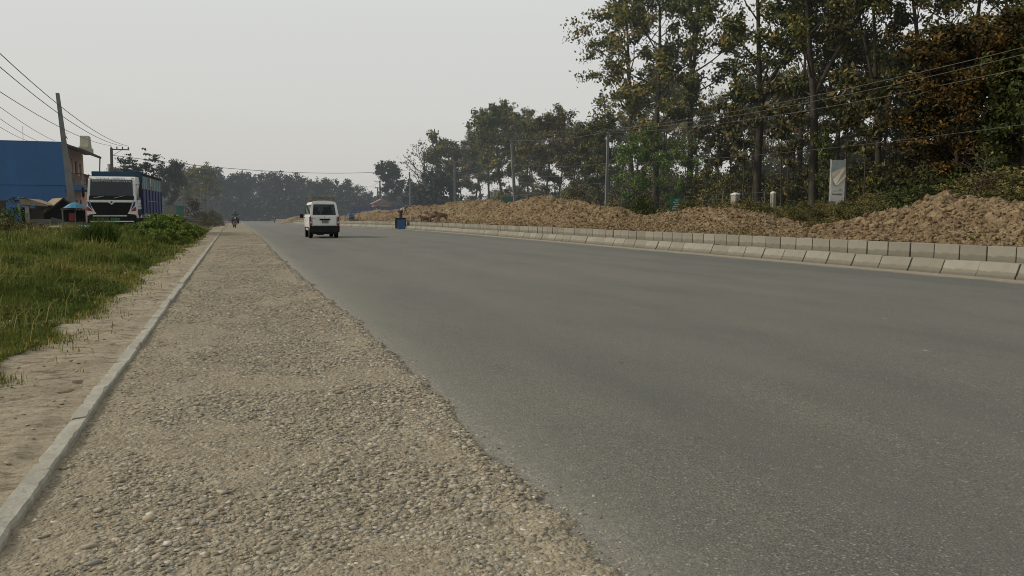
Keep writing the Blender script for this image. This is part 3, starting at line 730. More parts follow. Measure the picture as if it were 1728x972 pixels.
# the mid-height forest edge left of the tall block: photo column, line, photo height of the top
E_ = [(TM[0], 1012, 34, 205), (TM[1], 965, 36, 215), (TM[1], 918, 35, 182), (TM[2], 893, 38, 196), (TM[0], 850, 36, 176), (TM[2], 826, 39, 184), (TM[1], 872, 44, 190), (TM[0], 800, 37, 226),
      (TM[1], 782, 36, 240), (TM[0], 940, 42, 200), (TM[2], 985, 43, 214), (TM[1], 815, 45, 222), (TM[0], 768, 42, 246), (TM[0], 1030, 42, 200), (TM[1], 905, 48, 205)]
for pr, px, X_, ty in E_:
    D = DX(px, X_); place(pr, px, D, (HOR - ty) * D / F_PX - .1, 12, 'mid-height bushy tree in the forest edge between bare tree and tall block', 'mid-height forest edge trees')
tt = make_tree('x', 12, .30, 2.2, 'leaf_dark', limbs=15, sub=4, per=50, leaf=.26, crad=.8, r0=.16)
D = DX(751, 33); place(tt, 751, D, (HOR - 226) * D / F_PX, 12, 'narrow dark tiered tree right behind the bare brown tree')
bare = make_tree('x', 11, .25, 3.3, 'leaf_dry', bark='bark', limbs=15, sub=6, per=4, leaf=.2, crad=.6, r0=.36, fork=True, lean=.12, bias=.1)
place(bare, 714, DX(714, 31), (HOR - 238) * DX(714, 31) / F_PX, 11, 'nearly leafless brown tree with twisting bare branches beside a pole')
lone = make_tree('x', 11, .38, 3.1, 'leaf_far', limbs=18, sub=4, per=46, leaf=.34, crad=.9, r0=.18)
place(lone, 663, 158, (HOR - 280) * 158 / F_PX + .9, 11, 'lone round-crowned tree on a bare trunk beside the double crossarm pole')
for px, D, H, l_ in ((708, 140, 6.0, 'low dull bush tree at the foot of the bare brown tree'), (738, 124, 7.0, 'dark green low bushy tree right of the bare tree')):
    b_ = make_bush('x', 4, 5, 'leaf_far', 60, 30, .28, 6, name='tree', crad=.9, cat='tree'); place(b_, px, D, H, 4, l_)
# bright green small trees and the dry orange tree
gt = make_tree('x', 6.5, .12, 2.6, 'leaf_fresh', limbs=16, sub=4, per=44, leaf=.13, crad=.5, r0=.09, extra_low=4, bias=.25)
place(gt, 1068, DX(1068, 31), (HOR - 222) * DX(1068, 32) / F_PX, 6.5, 'bright green small tree right beside the grey concrete pole')
place(gt, 1138, DX(1138, 34), (HOR - 232) * DX(1138, 34) / F_PX, 6.5, 'dull green small tree between two dark trunks above the green notice board')
sm = make_tree('x', 6, .15, 1.5, 'leaf_green', limbs=14, sub=3, per=26, leaf=.15, crad=.45, r0=.07, extra_low=6, bias=-.05)
place(sm, 1392, DX(1392, 33), (HOR - 225) * DX(1392, 33) / F_PX, 6, 'slim green sapling tree just left of the torn white board', sxy=.7)
orr = make_tree('x', 9, .06, 3.3, 'leaf_orange', limbs=34, sub=6, per=62, leaf=.14, crad=.66, r0=.2, extra_low=12, bias=.12, flat=.55)
place(orr, 1605, DX(1605, 34.5), 9.3, 9, sxy=1.12, label= 'dense dry orange-brown tree behind the nearest soil heap')
ord_ = make_tree('x', 9, .05, 3.2, 'leaf_dark', limbs=26, sub=6, per=46, leaf=.17, crad=.7, r0=.2, extra_low=12, bias=-.1)
place(ord_, 1722, DX(1722, 35), 8.2, 9, 'very dark dense tree filling the right edge beside the dry orange tree')
place(ord_, 1662, DX(1662, 40), 9.4, 9, 'very dark dense tree behind the dry orange tree')
# understorey between the trunks
us = [make_bush('x', 4, 5, 'leaf_scrub', 80, 34, .19, 9, name='tree', crad=.85, cat='tree', bias=-.08), make_bush('x', 4, 4.5, 'leaf_dark', 75, 34, .19, 9, name='tree', crad=.8, cat='tree', bias=.05)]
for X_, p0, p1, st, h0 in ((36, 720, 1760, 40, 3.0), (43, 740, 1760, 44, 4.4), (52, 740, 1760, 48, 5.6), (64, 780, 1760, 54, 6.5)):
    px = p0
    while px < p1:
        q = px + random.uniform(-12, 12)
        place(random.choice(us), q, DX(q, X_ + random.uniform(-2, 2)), h0 * (.9 if q < 1010 else 1) * random.uniform(.7, 1.25), 4, 'low bushy understorey tree in the shade between the forest trunks', 'understorey trees between the trunks')
        px += st
# thin saplings between trunks
sap = make_tree('x', 8, .45, 1.3, 'leaf_brown', bark='bark', limbs=9, sub=3, per=14, leaf=.2, crad=.5, r0=.06, lean=.15)
for px, D in ((1192, 46), (1232, 48), (1250, 44), (1318, 46), (1330, 49), (1428, 44), (1085, 46), (1212, 52), (1460, 46)):
    place(sap, px, DX(px, 33 + random.uniform(-.5, 2)), random.uniform(6.5, 9), 8, 'thin leaning sapling between the thick forest trunks', 'thin saplings between the trunks')
# ---- shrub belt behind the mounds
SB = [make_bush('x', 1.5, 2.2, 'leaf_scrub', 64, 46, .065, 9, crad=.34), make_bush('x', 1.5, 2.0, 'leaf_scrub', 54, 42, .07, 9, crad=.34, bias=.12), make_bush('x', 1.5, 2.2, 'leaf_green', 50, 40, .07, 8, crad=.32, bias=-.28)]
belt = [(900, 1130, 56, 32), (1150, 1290, 42, 26), (1250, 1740, 37.5, 26), (1290, 1740, 33, 28), (1330, 1740, 29, 30), (1370, 1500, 26, 34), (1540, 1760, 25.5, 36)]
for p0, p1, D, st in belt:
    px = p0
    while px < p1:
        r_ = random.random(); pr = SB[0] if r_ < .5 else SB[1] if r_ < .84 else SB[2]
        h_ = np.interp(px, [900, 1100, 1150, 1400, 1480, 1560, 1740], [1.4, 1.2, .95, .80, .95, 1.35, 1.5]) * (1.0 if D > 28 else .85)
        place(pr, px + random.uniform(-8, 8), D + random.uniform(-1, 1), h_ * random.uniform(.7, 1.15), 1.5, 'low tangled scrub bush on the bank behind the soil heaps', 'scrub bushes on the bank', sxy=1.3)
        px += st
place(SB[2], 1552, 26, 1.75, 1.5, 'fresh green bush right above the nearest soil heap, left of the dry shrubs')
place(SB[2], 1085, 46, 1.5, 1.5, 'green leafy bush left of the small green notice board')
db = make_bush('x', 2.6, 2.6, 'leaf_dry', 50, 26, .09, 12, crad=.4, bias=-.1)
place(db, 972, 62, 2.4, 2.6, 'reddish brown rounded dry bush behind the highest soil heap')
place(db, 1668, 26.5, 1.7, 2.6, 'reddish dry bush above the nearest soil heap near the right edge')
rb = make_tree('x', 3, .2, .8, 'leaf_dry', bark='bark_pale', limbs=10, sub=4, per=1, leaf=.06, crad=.2, r0=.03, name='shrub')
place(rb, 1647, 27, 2.7, 3, 'leafless thin pale shrub standing above the dry bushes', cat='shrub')
# low ground cover on the bank
n = 26000
gx = RNG.uniform(7.5, 26, n); gy = RNG.uniform(10, 62, n); gx = kr(gy) + gx
den = fbm(gx * .5, gy * .5, 3, 101); kp = den > .40; gx, gy = gx[kp], gy[kp]
C = np.stack([gx, gy, gz(gx, gy) + RNG.uniform(0, .45, len(gx)) ** 1.4], -1)
n2 = 900; cx2 = RNG.uniform(10, 60, 12); qq = RNG.integers(0, 12, n2); wy = cx2[qq] + RNG.normal(0, .35, n2); wx = kr(wy) + RNG.uniform(.6, 1.8, 12)[qq] + RNG.normal(0, .18, n2)
C = np.concatenate([C, np.stack([wx, wy, gz(np.maximum(wx, kr(wy) + .5), wy) + RNG.uniform(0, .22, n2)], -1)])
V, Q = leaf_quads(C, np.concatenate([np.full(len(gx), .12), np.full(n2, .05)])); tag(mesh_np('undergrowth', V, Q, M['leaf_scrub'], rnd=np.clip(RNG.normal(.5, .22, len(Q)), 0, 1)), kind='stuff')

# ---- distant woods across the end of the road
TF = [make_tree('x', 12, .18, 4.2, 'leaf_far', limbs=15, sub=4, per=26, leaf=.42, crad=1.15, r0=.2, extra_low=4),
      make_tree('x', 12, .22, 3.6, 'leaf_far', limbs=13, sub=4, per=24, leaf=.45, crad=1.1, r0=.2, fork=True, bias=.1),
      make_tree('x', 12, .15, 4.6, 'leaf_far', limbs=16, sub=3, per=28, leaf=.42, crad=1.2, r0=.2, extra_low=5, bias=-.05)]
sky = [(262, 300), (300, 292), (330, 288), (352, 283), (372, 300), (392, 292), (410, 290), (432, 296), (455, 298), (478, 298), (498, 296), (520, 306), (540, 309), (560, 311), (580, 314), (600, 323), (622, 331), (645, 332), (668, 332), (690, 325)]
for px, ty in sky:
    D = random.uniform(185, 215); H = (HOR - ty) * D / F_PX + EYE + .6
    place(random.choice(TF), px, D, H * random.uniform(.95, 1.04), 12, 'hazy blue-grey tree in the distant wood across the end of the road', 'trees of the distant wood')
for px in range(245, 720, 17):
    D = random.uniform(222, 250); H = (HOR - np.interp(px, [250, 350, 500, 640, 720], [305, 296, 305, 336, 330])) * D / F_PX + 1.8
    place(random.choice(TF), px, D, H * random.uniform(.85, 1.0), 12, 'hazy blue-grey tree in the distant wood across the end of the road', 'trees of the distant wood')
n = 26000   # the shaded wood floor growth that closes the gaps
px = RNG.uniform(225, 735, n); D = RNG.uniform(178, 240, n); hgt = RNG.uniform(0, 1, n) ** .8 * np.interp(px, [225, 300, 500, 735], [5.0, 6.2, 5.2, 3.8])
fx = np.array([_f.x, _f.y]); rx = np.array([_r.x, _r.y])
X = _f.x * D + _r.x * (px - 864) / F_PX * D; Y = _f.y * D + _r.y * (px - 864) / F_PX * D
V, Q = leaf_quads(np.stack([X, Y, gz(X, Y) + hgt], -1), .62); tag(mesh_np('undergrowth', V, Q, M['leaf_far'], rnd=np.clip(RNG.normal(.35, .18, n), 0, 1)), kind='stuff')
n = 9000    # same, deep in the right-hand forest
px = RNG.uniform(700, 1760, n); D = np.array([DX(q, 66) for q in px]) * RNG.uniform(.97, 1.15, n); hgt = RNG.uniform(0, 1, n) * 5.5
X = _f.x * D + _r.x * (px - 864) / F_PX * D; Y = _f.y * D + _r.y * (px - 864) / F_PX * D
V, Q = leaf_quads(np.stack([X, Y, gz(X, Y) + hgt], -1), .55); tag(mesh_np('undergrowth', V, Q, M['leaf_far'], rnd=np.clip(RNG.normal(.3, .18, n), 0, 1)), kind='stuff')
# left-hand roadside trees
lt = make_tree('x', 8, .45, 4.4, 'leaf_far', limbs=16, sub=5, per=26, leaf=.22, crad=.6, r0=.14, flat=.3)
place(lt, 238, 86, 7.8, 8, 'flat-topped spreading tree right above the truck body')
place(TM[0], 200, 98, 7.0, 12, 'dark tree behind the truck, left of the flat-topped tree', sxy=1.2)
l2 = make_tree('x', 10, .30, 2.2, 'leaf_far', bark='bark_pale', limbs=17, sub=5, per=26, leaf=.22, crad=.65, r0=.13, fork=True, bias=.1)
place(l2, 287, 105, 8.4, 10, 'slender airy tree just right of the truck body')
place(TM[0], 324, 125, 8.2, 12, 'dark tree right of the slender airy tree beyond the truck', sxy=1.05)
place(TM[2], 350, 132, 9.6, 12, 'taller dark tree with a ragged top above the left roadside posts', sxy=1.1)

# ------------------------------------------------------------------ grass and weeds (left verge)
def blades(name, X, Y, Z, H, W, mat, rnd, lean=.35):
    n = len(X); a = RNG.uniform(0, 2 * PI, n); la = RNG.uniform(0, 2 * PI, n); le = np.abs(RNG.normal(0, lean, n)) * H
    wx, wy = np.cos(a) * W / 2, np.sin(a) * W / 2; lx, ly = np.cos(la) * le, np.sin(la) * le
    b0 = np.stack([X - wx, Y - wy, Z - .02], -1); b1 = np.stack([X + wx, Y + wy, Z - .02], -1)
    m0 = np.stack([X + wx * .8 + lx * .35, Y + wy * .8 + ly * .35, Z + H * .6], -1); m1 = np.stack([X - wx * .8 + lx * .35, Y - wy * .8 + ly * .35, Z + H * .6], -1)
    hz = H * np.clip(1 - .35 * le / (H + 1e-6), .5, 1)
    t0 = np.stack([X + wx * .12 + lx, Y + wy * .12 + ly, Z + hz], -1); t1 = np.stack([X - wx * .12 + lx, Y - wy * .12 + ly, Z + hz], -1)
    V = np.stack([b0, b1, m0, m1, t0, t1], 1).reshape(-1, 3); i = (np.arange(n) * 6)[:, None]
    Q = np.concatenate([i + np.array([[0, 1, 2, 3]]), i + np.array([[3, 2, 4, 5]])], 0)
    return mesh_np(name, V, Q, mat, rnd=np.concatenate([rnd, rnd]))
def verge_edge(y): return -1.62 - .20 * (fbm(y * .9, y * 0 + 2, 4, 111) - .5) * 2 
GX = []; GY = []; GH = []; GW = []
for (n, y0, y1, wmax, h0, w0) in ((90000, 5.0, 11, 1.5, .11, .006), (90000, 11, 22, 6.0, .17, .010), (66000, 22, 60, 15, .22, .022)):
    y = RNG.uniform(y0, y1, n); x = verge_edge(y) - wmax * RNG.uniform(0, 1, n) ** 1.15
    d = fbm(x * 1.4, y * 1.4, 3, 121); dd = verge_edge(y) - x
    kp = (d + RNG.uniform(-.25, .25, n) > np.where(y < 14, .10, .24) + .16 * np.exp(-dd / .25)); x, y, d, dd = x[kp], y[kp], d[kp], dd[kp]
    GX.append(x); GY.append(y); GH.append(h0 * (.35 + 1.5 * d ** 1.5 + .5 * RNG.uniform(0, 1, len(x))) * (0.5 + .8 * sstep(dd / .9))); GW.append(np.full(len(x), w0) * RNG.uniform(.7, 1.4, len(x)))
GX, GY, GH, GW = map(np.concatenate, (GX, GY, GH, GW))
cl = fbm(GX * 1.6, GY * 1.1, 3, 151); GH = GH * (.55 + .75 * sstep((cl - .3) / .4))
rr = .42 + 1.0 * (fbm(GX * .55, GY * .55, 3, 131) - .5) + .25 * (cl - .5) + RNG.normal(0, .19, len(GX)) + .30 * sstep((-GX - 5.5) / 3) * (fbm(GX * .3, GY * .3, 2, 133) > .42)
GZ = np.maximum(gz(GX, GY), np.where(GX > -2.6, path_z(GX, GY) - .02, -9))
tag(blades('grass', GX, GY, GZ, GH, GW, M['grass'], np.clip(rr, 0, 1), .6), kind='stuff')
n = 9000; y = 5.5 + 34 * RNG.uniform(0, 1, n) ** 1.5; x = verge_edge(y) - .08 - (1.4 + y * .24) * RNG.uniform(0, 1, n)
k = fbm(x * 1.1 + 7, y * 1.1, 3, 171) > .45; x, y = x[k], y[k]
tag(blades('grass', x, y, gz(x, y), RNG.uniform(.16, .42, len(x)), np.interp(y, [5, 40], [.007, .022]), M['grass'], np.clip(RNG.normal(.50, .24, len(x)), 0, 1), .75), kind='stuff')
n = 9000; y = 5.5 + 40 * RNG.uniform(0, 1, n) ** 1.6; x = verge_edge(y) - .06 + RNG.exponential(.11, n)
k = (fbm(x * 2.5, y * 2.5, 3, 175) > .46) & (x < -1.05); x, y = x[k], y[k]
tag(blades('grass', x, y, path_z(x, y), RNG.uniform(.02, .10, len(x)), np.interp(y, [5, 40], [.006, .018]), M['grass'], np.clip(RNG.normal(.60, .22, len(x)), 0, 1), .8), kind='stuff')
# broad small leaves mixed into the verge
n = 26000; y = 5 + 40 * RNG.uniform(0, 1, n) ** 1.4; x = verge_edge(y) - .25 - (2 + y * .22) * RNG.uniform(0, 1, n)
k = fbm(x * .9, y * .9, 3, 141) > .47; x, y = x[k], y[k]
V, Q = leaf_quads(np.stack([x, y, gz(x, y) + RNG.uniform(.02, .14, len(x))], -1), np.interp(y, [5, 12, 30], [.014, .028, .05]), up=1.5)
tag(mesh_np('ground_cover', V, Q, M['weed'], rnd=np.clip(RNG.normal(.35, .2, len(Q)), 0, 1)), kind='stuff')
n = 30000; y = 5 + 45 * RNG.uniform(0, 1, n) ** 1.5; x = verge_edge(y) - .1 - (2 + y * .25) * RNG.uniform(0, 1, n)
k = fbm(x * .8 + 40, y * .8, 3, 161) > .56; x, y = x[k], y[k]
V, Q = leaf_quads(np.stack([x, y, gz(x, y) + RNG.uniform(.02, .18, len(x))], -1), np.interp(y, [5, 12, 30], [.014, .028, .06]), up=.8)
tag(mesh_np('ground_cover', V, Q, M['leaf_scrub'], rnd=np.clip(RNG.normal(.55, .25, len(Q)), 0, 1)), kind='stuff')
# tall grass tussocks
def tussock(label, loc, h, w, n, mat='grass', bias=.42, group=None):
    X = RNG.normal(0, w * .22, n); Y = RNG.normal(0, w * .22, n)
    H = h * RNG.uniform(.5, 1.1, n); o = blades('grass_tussock', X * .6, Y * .6, np.zeros(n), H, np.full(n, .014 + h * .006), M[mat], np.clip(RNG.normal(bias, .18, n), 0, 1), .62)
    o.location = (loc[0], loc[1], gzf(*loc)); tag(o, label, 'grass clump', group); return o
p = at(172, 432, 21.5); tussock('large tall green grass clump with arching blades in front of the truck', (p.x, p.y), .95, 1.3, 900, 'weed', .3)
p = at(140, 425, 23); tussock('paler arching grass clump left of the largest clump', (p.x, p.y), .7, 1.3, 500)
p = at(95, 445, 18); tussock('low spreading grass clump in the middle of the verge', (p.x, p.y), .45, 1.2, 500)
p = at(215, 455, 17); tussock('short green clump at the edge of the path in front of the leafy weeds', (p.x, p.y), .35, .9, 420, 'weed', .35)
p = at(20, 480, 13); tussock('dark green clump at the left frame edge', (p.x, p.y), .36, 1.0, 420, 'weed', .25)
# leafy weeds in front of and beside the truck
wb = [make_bush('x', 1.1, 1.6, 'weed', 70, 34, .07, 12, name='weed_bush', crad=.26, cat='weed', bias=.10, elong=2.6), make_bush('x', 1.1, 1.4, 'weed', 60, 32, .08, 12, name='weed_bush', crad=.24, cat='weed', bias=-.02, elong=2.6)]
for px, D, H in ((214, 31, .50), (232, 33, .60), (250, 31, .75), (268, 30, .85), (288, 31, .85), (303, 32, .8), (318, 34, .7), (244, 27, .55), (266, 26, .6), (288, 28, .62), (306, 29.5, .55), (225, 28.5, .45), (330, 38, .6), (200, 32, .4),
                 (262, 35, 1.0), (280, 37, 1.0), (296, 39, .95)):
    place(random.choice(wb), px, D, H, 1.1, 'leafy bright green weed in the thicket right of the truck front', 'leafy weeds beside the truck')
dk = make_bush('x', .7, 1.6, 'leaf_scrub', 46, 26, .06, 8, name='weed_bush', crad=.25, cat='weed', bias=-.05)
for px, D, H in ((10, 36, .75), (35, 35, .65), (62, 34, .55), (90, 35, .5), (118, 33, .5), (22, 30, .5), (55, 29, .45), (100, 29, .4), (140, 31, .45), (165, 33, .5), (5, 41, .9), (45, 41, .7)):
    place(dk, px, D, H, .7, 'dark low scrub weed in front of the sheds', 'dark weeds in front of the sheds')
bb = make_bush('x', 2.4, 2.2, 'leaf_dry', 50, 26, .12, 8, crad=.4)
place(bb, 328, 78, 2.6, 2.4, 'brown dry bush right of the lumber pile beyond the truck')
for px, D, H in ((345, 80, 1.5), (358, 84, 1.7), (337, 70, 1.0), (368, 92, 1.3), (350, 66, .7), (362, 72, .6), (374, 82, .6), (313, 62, .8)):
    place(SB[0], px, D, H, 1.5, 'low green roadside bush beyond the thicket on the left verge', 'bushes on the far left verge')

# ------------------------------------------------------------------ poles and wires
def insulator(b, p, s=1): b.tube([(p[0], p[1], p[2]), (p[0], p[1], p[2] + .05 * s), (p[0], p[1], p[2] + .09 * s), (p[0], p[1], p[2] + .2 * s)], [.02 * s, .05 * s, .065 * s, .03 * s], 8)
def pole(label, base, top, w0, w1, mat, arms=(), name='utility_pole', group=None):
    base = Vector(base); top = Vector(top); h = (top - base).length
    root = empty(name, base, 0, label, 'pole', group)
    up = (top - base); 
    b = MB(); d = up.normalized()
    vs = []
    for t_, w in ((-.06, w0), (1, w1)):
        c = up * t_
        for sx, sy in ((-1, -1), (1, -1), (1, 1), (-1, 1)): vs.append(c + Vector((sx * w / 2, sy * w * .4, 0)))
    b.add(vs, [(3, 2, 1, 0), (4, 5, 6, 7), (0, 1, 5, 4), (1, 2, 6, 5), (2, 3, 7, 6), (3, 0, 4, 7)]); b.build('shaft', M[mat], root, bevel=.012)
    for (fz, x0, x1, ins) in arms:
        c = up * (fz)
        a = MB().box((c.x + (x0 + x1) / 2, c.y, c.z), (x1 - x0, .09, .10)).tube([(c.x, c.y - .05, c.z - .6), (c.x + x1 * .6, c.y - .05, c.z - .03)], .02, 5)
        ao = a.build('crossarm', M['pole_dark'], root)
        for k in range(ins):
            bi = MB(); insulator(bi, (c.x + x0 + .08 + (x1 - x0 - .16) * k / max(1, ins - 1), c.y, c.z + .05), 1.1); bi.build('insulator', M['insulator'], root, smooth=True)
    return root
def base_of(px, D):
    p = at(px, HOR, D); return Vector((p.x, p.y, gzf(p.x, p.y)))
b0 = base_of(126, 48); pole('thick concrete pole leaning left in front of the pink house front', b0, at(97, 157, 48.5), .42, .20, 'pole_concrete')
b0 = base_of(190, 72); tp = at(188, 250, 72); pole('dark pole with a wooden crossarm and insulators behind the truck', b0, tp, .30, .22, 'pole_dark', [(.985, -.1, 1.5, 4)])
armL = tp
OFFP = at(-200, -60, 22); bo = Vector((OFFP.x, OFFP.y, gzf(OFFP.x, OFFP.y)))
R_ = [(1026, 222, 1023, 64, .26, .17, 'slim grey concrete pole between the dark forest edge and the bright green tree', ((.97, -.5, .5, 2),)),
      (863, 236, 870, 77, .34, .20, 'thick pale concrete pole leaning slightly over the highest soil heap', ((.97, -.5, .5, 2),)),
      (767, 272, 768, 97, .28, .18, 'thin pale concrete pole in front of the mid-height trees', ((.97, -.5, .5, 2),)),
      (691, 290, 693, 121, .30, .20, 'pale concrete pole beside the bare brown tree', ((.8, -.9, .2, 2),)),
      (641, 305, 642, 160, .34, .26, 'dark pole carrying two crossarms left of the lone round tree', ((.97, -1.1, 1.0, 3), (.80, -1.1, .3, 2))),
      (637, 316, 637, 178, .26, .2, 'thin dark pole just left of the double crossarm pole', ((.97, -.6, .6, 2),)),
      (611, 314, 612, 190, .30, .24, 'far dark pole with a wide crossarm and drooping wires right of the van', ((.97, -1.2, 1.2, 4), (.86, -1.0, 1.0, 3))),
      (583, 326, 588, 135, .22, .14, 'slim pale post rising behind the seated person', ())]
tops = {}
for tx, ty, bx, D, w0, w1, lb, arms in R_:
    tops[tx] = at(tx, ty, D); pole(lb, base_of(bx, D), tops[tx], w0, w1, 'pole_concrete' if D < 130 and tx != 641 else 'pole_dark', arms)
for px, ty, D, l_ in ((310, 318, 92, 'pale concrete post left of the brown dry bush'), (327, 320, 108, 'thin pale post right behind the brown dry bush'), (350, 331, 128, 'thin post right of the ragged dark tree trunk'), (338, 326, 118, 'thin post between the brown bush and the ragged dark tree'), (361, 341, 120, 'short post with a cross bar on the far left verge'), (370, 343, 125, 'shortest thin post near the motorcycle with two riders')):
    b0 = base_of(px, D); pole(l_, b0, at(px, ty, D), .17, .13, 'pole_concrete', name='concrete_post')
def wire(a, b, sag, label, r=.016, mat='wire', group=None, n=18):
    a = Vector(a); b = Vector(b); pts = []
    for i in range(n + 1):
        t_ = i / n; p = a.lerp(b, t_); p.z -= sag * 4 * t_ * (1 - t_); pts.append(p - a)
    o = MB().tube(pts, r, 4).build('overhead_wire', M[mat]); o.location = a
    tag(o, label, 'wire', group); return o
aL = [armL + Vector((x_, 0, .22)) for x_ in (0, .5, .95, 1.45)]
op = pole('pole beyond the left frame edge carrying the wires', bo, OFFP + Vector((0, 0, .1)), .34, .22, 'pole_concrete', [(.97, -.8, .8, 4), (.86, -.4, .4, 2)])
wire(OFFP + Vector((.7, 0, 0)), aL[3], .95, 'topmost thin wire sagging from the upper left corner to the crossarm pole', .018)
wire(OFFP + Vector((.2, 0, -.05)), aL[2], 1.0, 'second thin wire sagging from the upper left to the crossarm pole', .018)
wire(at(-200, 15, 22), aL[0], .75, 'third wire from the upper left passing low to the crossarm pole', .016)
wire(at(-200, 18, 22), at(93, 238, 65), .4, 'wire from the left frame edge ending at the right corner of the blue roof', .014)
wire(at(-200, 35, 22), at(64, 238, 65), .4, 'wire from the left frame edge ending on the blue roof edge', .014)
wire(at(-200, 62, 22), at(48, 238, 65), .4, 'lowest wire at the left frame edge above the blue wall', .014)
wire(at(190, 262, 72), tops[691] + Vector((-.2, 0, .3)), 1.0, 'long single wire crossing the sky over the road behind the van', .034)
nx = at(1860, 52, 30)
pole('pole beyond the right frame edge holding the forest wires', Vector((nx.x, nx.y, gzf(nx.x, nx.y))), nx, .3, .2, 'pole_concrete', [(.97, -.6, .6, 3), (.88, -.4, .4, 2)])
T = tops[1026]
wire(T + Vector((-.4, 0, .1)), nx + Vector((-.5, 0, 0)), .5, 'uppermost pale wire climbing to the right in front of the forest', .014, 'wire_pale')
wire(T + Vector((.1, 0, .05)), nx + Vector((.2, 0, -.1)), .6, 'second pale wire just under the uppermost one in front of the forest', .014, 'wire_pale')
wire(T + Vector((.4, 0, -.1)), nx + Vector((0, 0, -.75)), .6, 'third pale wire running below the upper pair in front of the forest', .014, 'wire_pale')
wire(tops[863] + Vector((0, 0, 0)), T + Vector((-.2, 0, .0)), .35, 'single pale wire between the leaning pole and the slim grey pole', .018, 'wire_pale')
for k, (za, zb) in enumerate(((-.1, -.1), (-1.3, -1.1), (-1.6, -1.4), (-2.0, -1.7))):
    wire(tops[767] + Vector((0, 0, za)), tops[863] + Vector((0, 0, zb * 1.2)), .35, 'one of four sagging dark wires left of the leaning pale pole', .017, 'wire', 'wires left of the leaning pale pole')
for k, (za, zb) in enumerate(((-2.4, -2.6), (-3.3, -3.5), (-4.1, -4.2))):
    wire(tops[863] + Vector((.1, 0, za)), T + Vector((0, 0, zb)), .25, 'one of three low pale cables between the leaning pole and the slim grey pole', .014, 'wire_pale', 'low cables right of the leaning pole')
wire(T + Vector((0, 0, -2.6)), nx + Vector((0, 0, -3.2)), .4, 'low pale cable across the trunks right of the slim grey pole', .010, 'wire_pale')
wire(tops[691], tops[767] + Vector((0, 0, -.3)), .5, 'dark wire between the two farther pale poles', .018)
wire(tops[641], tops[691] + Vector((-.7, 0, -1.4)), .6, 'dark wire from the double crossarm pole to the next pole', .02)
wire(tops[611], tops[641], .7, 'dark wire between the two far crossarm poles', .022)

# ------------------------------------------------------------------ white minivan
def wheel(root, x, y, r, w, side, hub='steel', n=22):
    t = MB()
    prof = [(r * .62, -w / 2), (r * .93, -w / 2), (r, -w * .33), (r, w * .33), (r * .93, w / 2), (r * .62, w / 2)]
    vs = []; fs = []
    for i in range(n):
        a = 2 * PI * i / n
        for (rr_, ww) in prof: vs.append((x + ww, y + rr_ * math.cos(a), r + rr_ * math.sin(a)))
        for j in range(5): fs.append((i * 6 + j, i * 6 + j + 1, ((i + 1) % n) * 6 + j + 1, ((i + 1) % n) * 6 + j))
    t.add(vs, fs); ty = t.build('tyre', M['rubber'], root, smooth=True)
    rm = MB().disc((x + side * w * .12, y, r), r * .63, w * .5, 18, 'x').disc((x + side * w * .40, y, r), r * .2, w * .2, 12, 'x'); rm.build('rim', M[hub], ty)
van = empty('minivan', (4.12, 38.55, .03), 0, 'small white minivan seen from behind driving away, empty roof rack on top', 'van')
ZP = [(.56, .28), (.685, .38), (.70, .66), (.705, 1.02), (.68, 1.14), (.605, 1.62), (.555, 1.74), (.32, 1.80), (0, 1.815)]
ys_ = [0, .02, .62, .72, 1.36, 1.44, 2.12, 2.22, 2.92, 3.28]   # rear -> front
def van_pt(i, j, sd):
    x, z = ZP[j]; y = ys_[i]
    rake = max(0, (z - 1.05)) * .20; frake = max(0, (z - 1.0)) * .52 + max(0, .9 - z) * .06
    if i == 0: y += rake; x *= .985
    if i == 1: y += rake
    if i >= 8: y -= frake * (.7 if i == 8 else 1); x *= (1 if i == 8 else .95)
    return (sd * x, y, z)
b = MB(); NP = len(ZP); idx = {}
for i in range(len(ys_)):
    for sd in (-1, 1):
        for j in range(NP):
            if j == NP - 1 and sd == 1: idx[i, sd, j] = idx[i, -1, j]; continue
            idx[i, sd, j] = len(b.v); b.v.append(van_pt(i, j, sd))
GWIN = [(2, 3), (4, 5), (6, 7)]
for i in range(len(ys_) - 1):
    for sd in (-1, 1):
        for j in range(NP - 1):
            if j == 4 and i in (1, 3, 5, 7): continue   # side windows
            if i in (1, 7) and j < 1: continue
            b.f.append((idx[i, sd, j], idx[i + 1, sd, j], idx[i + 1, sd, j + 1], idx[i, sd, j + 1]))
# rear and front faces with window openings
for i in (0, len(ys_) - 1):
    for j in range(NP - 1):
        L0, L1 = idx[i, -1, j], idx[i, -1, j + 1]; R0, R1 = idx[i, 1, j], idx[i, 1, j + 1]
        if j == 4:
            p = [Vector(b.v[k]) for k in (L0, L1, R1, R0)]
            f = .10
            q = [p[0].lerp(p[3], f), p[1].lerp(p[2], f), p[2].lerp(p[1], f), p[3].lerp(p[0], f)]
            ks = []
            for v_ in q: ks.append(len(b.v)); b.v.append(tuple(v_))
            b.f += [(L0, ks[0], ks[1], L1), (ks[3], R0, R1, ks[2])]
            if i == 0: rearq = q
            else: frontq = q
        else: b.f.append((L0, R0, R1, L1) if R1 != L1 else (L0, R0, R1))
b.f.append(tuple(idx[i, -1, 0] for i in (0, len(ys_) - 1)) + tuple(idx[i, 1, 0] for i in (len(ys_) - 1, 0)))
body = b.build('body', M['white_paint'], van)
def pane(q, name, off, par):
    return MB().add([Vector(v) + Vector(off) for v in q], [(0, 1, 2, 3)]).build(name, M['glass'], par)
pane(rearq, 'rear_window', (0, .012, 0), van); pane(frontq, 'windscreen', (0, -.012, 0), van)
gsk = MB(); q = rearq
for a_, c_ in ((0, 1), (1, 2), (2, 3), (3, 0)): gsk.tube([q[a_] + Vector((0, -.004, 0)), q[c_] + Vector((0, -.004, 0))], .018, 4)
gsk.build('window_seal', M['black_plastic'], van)
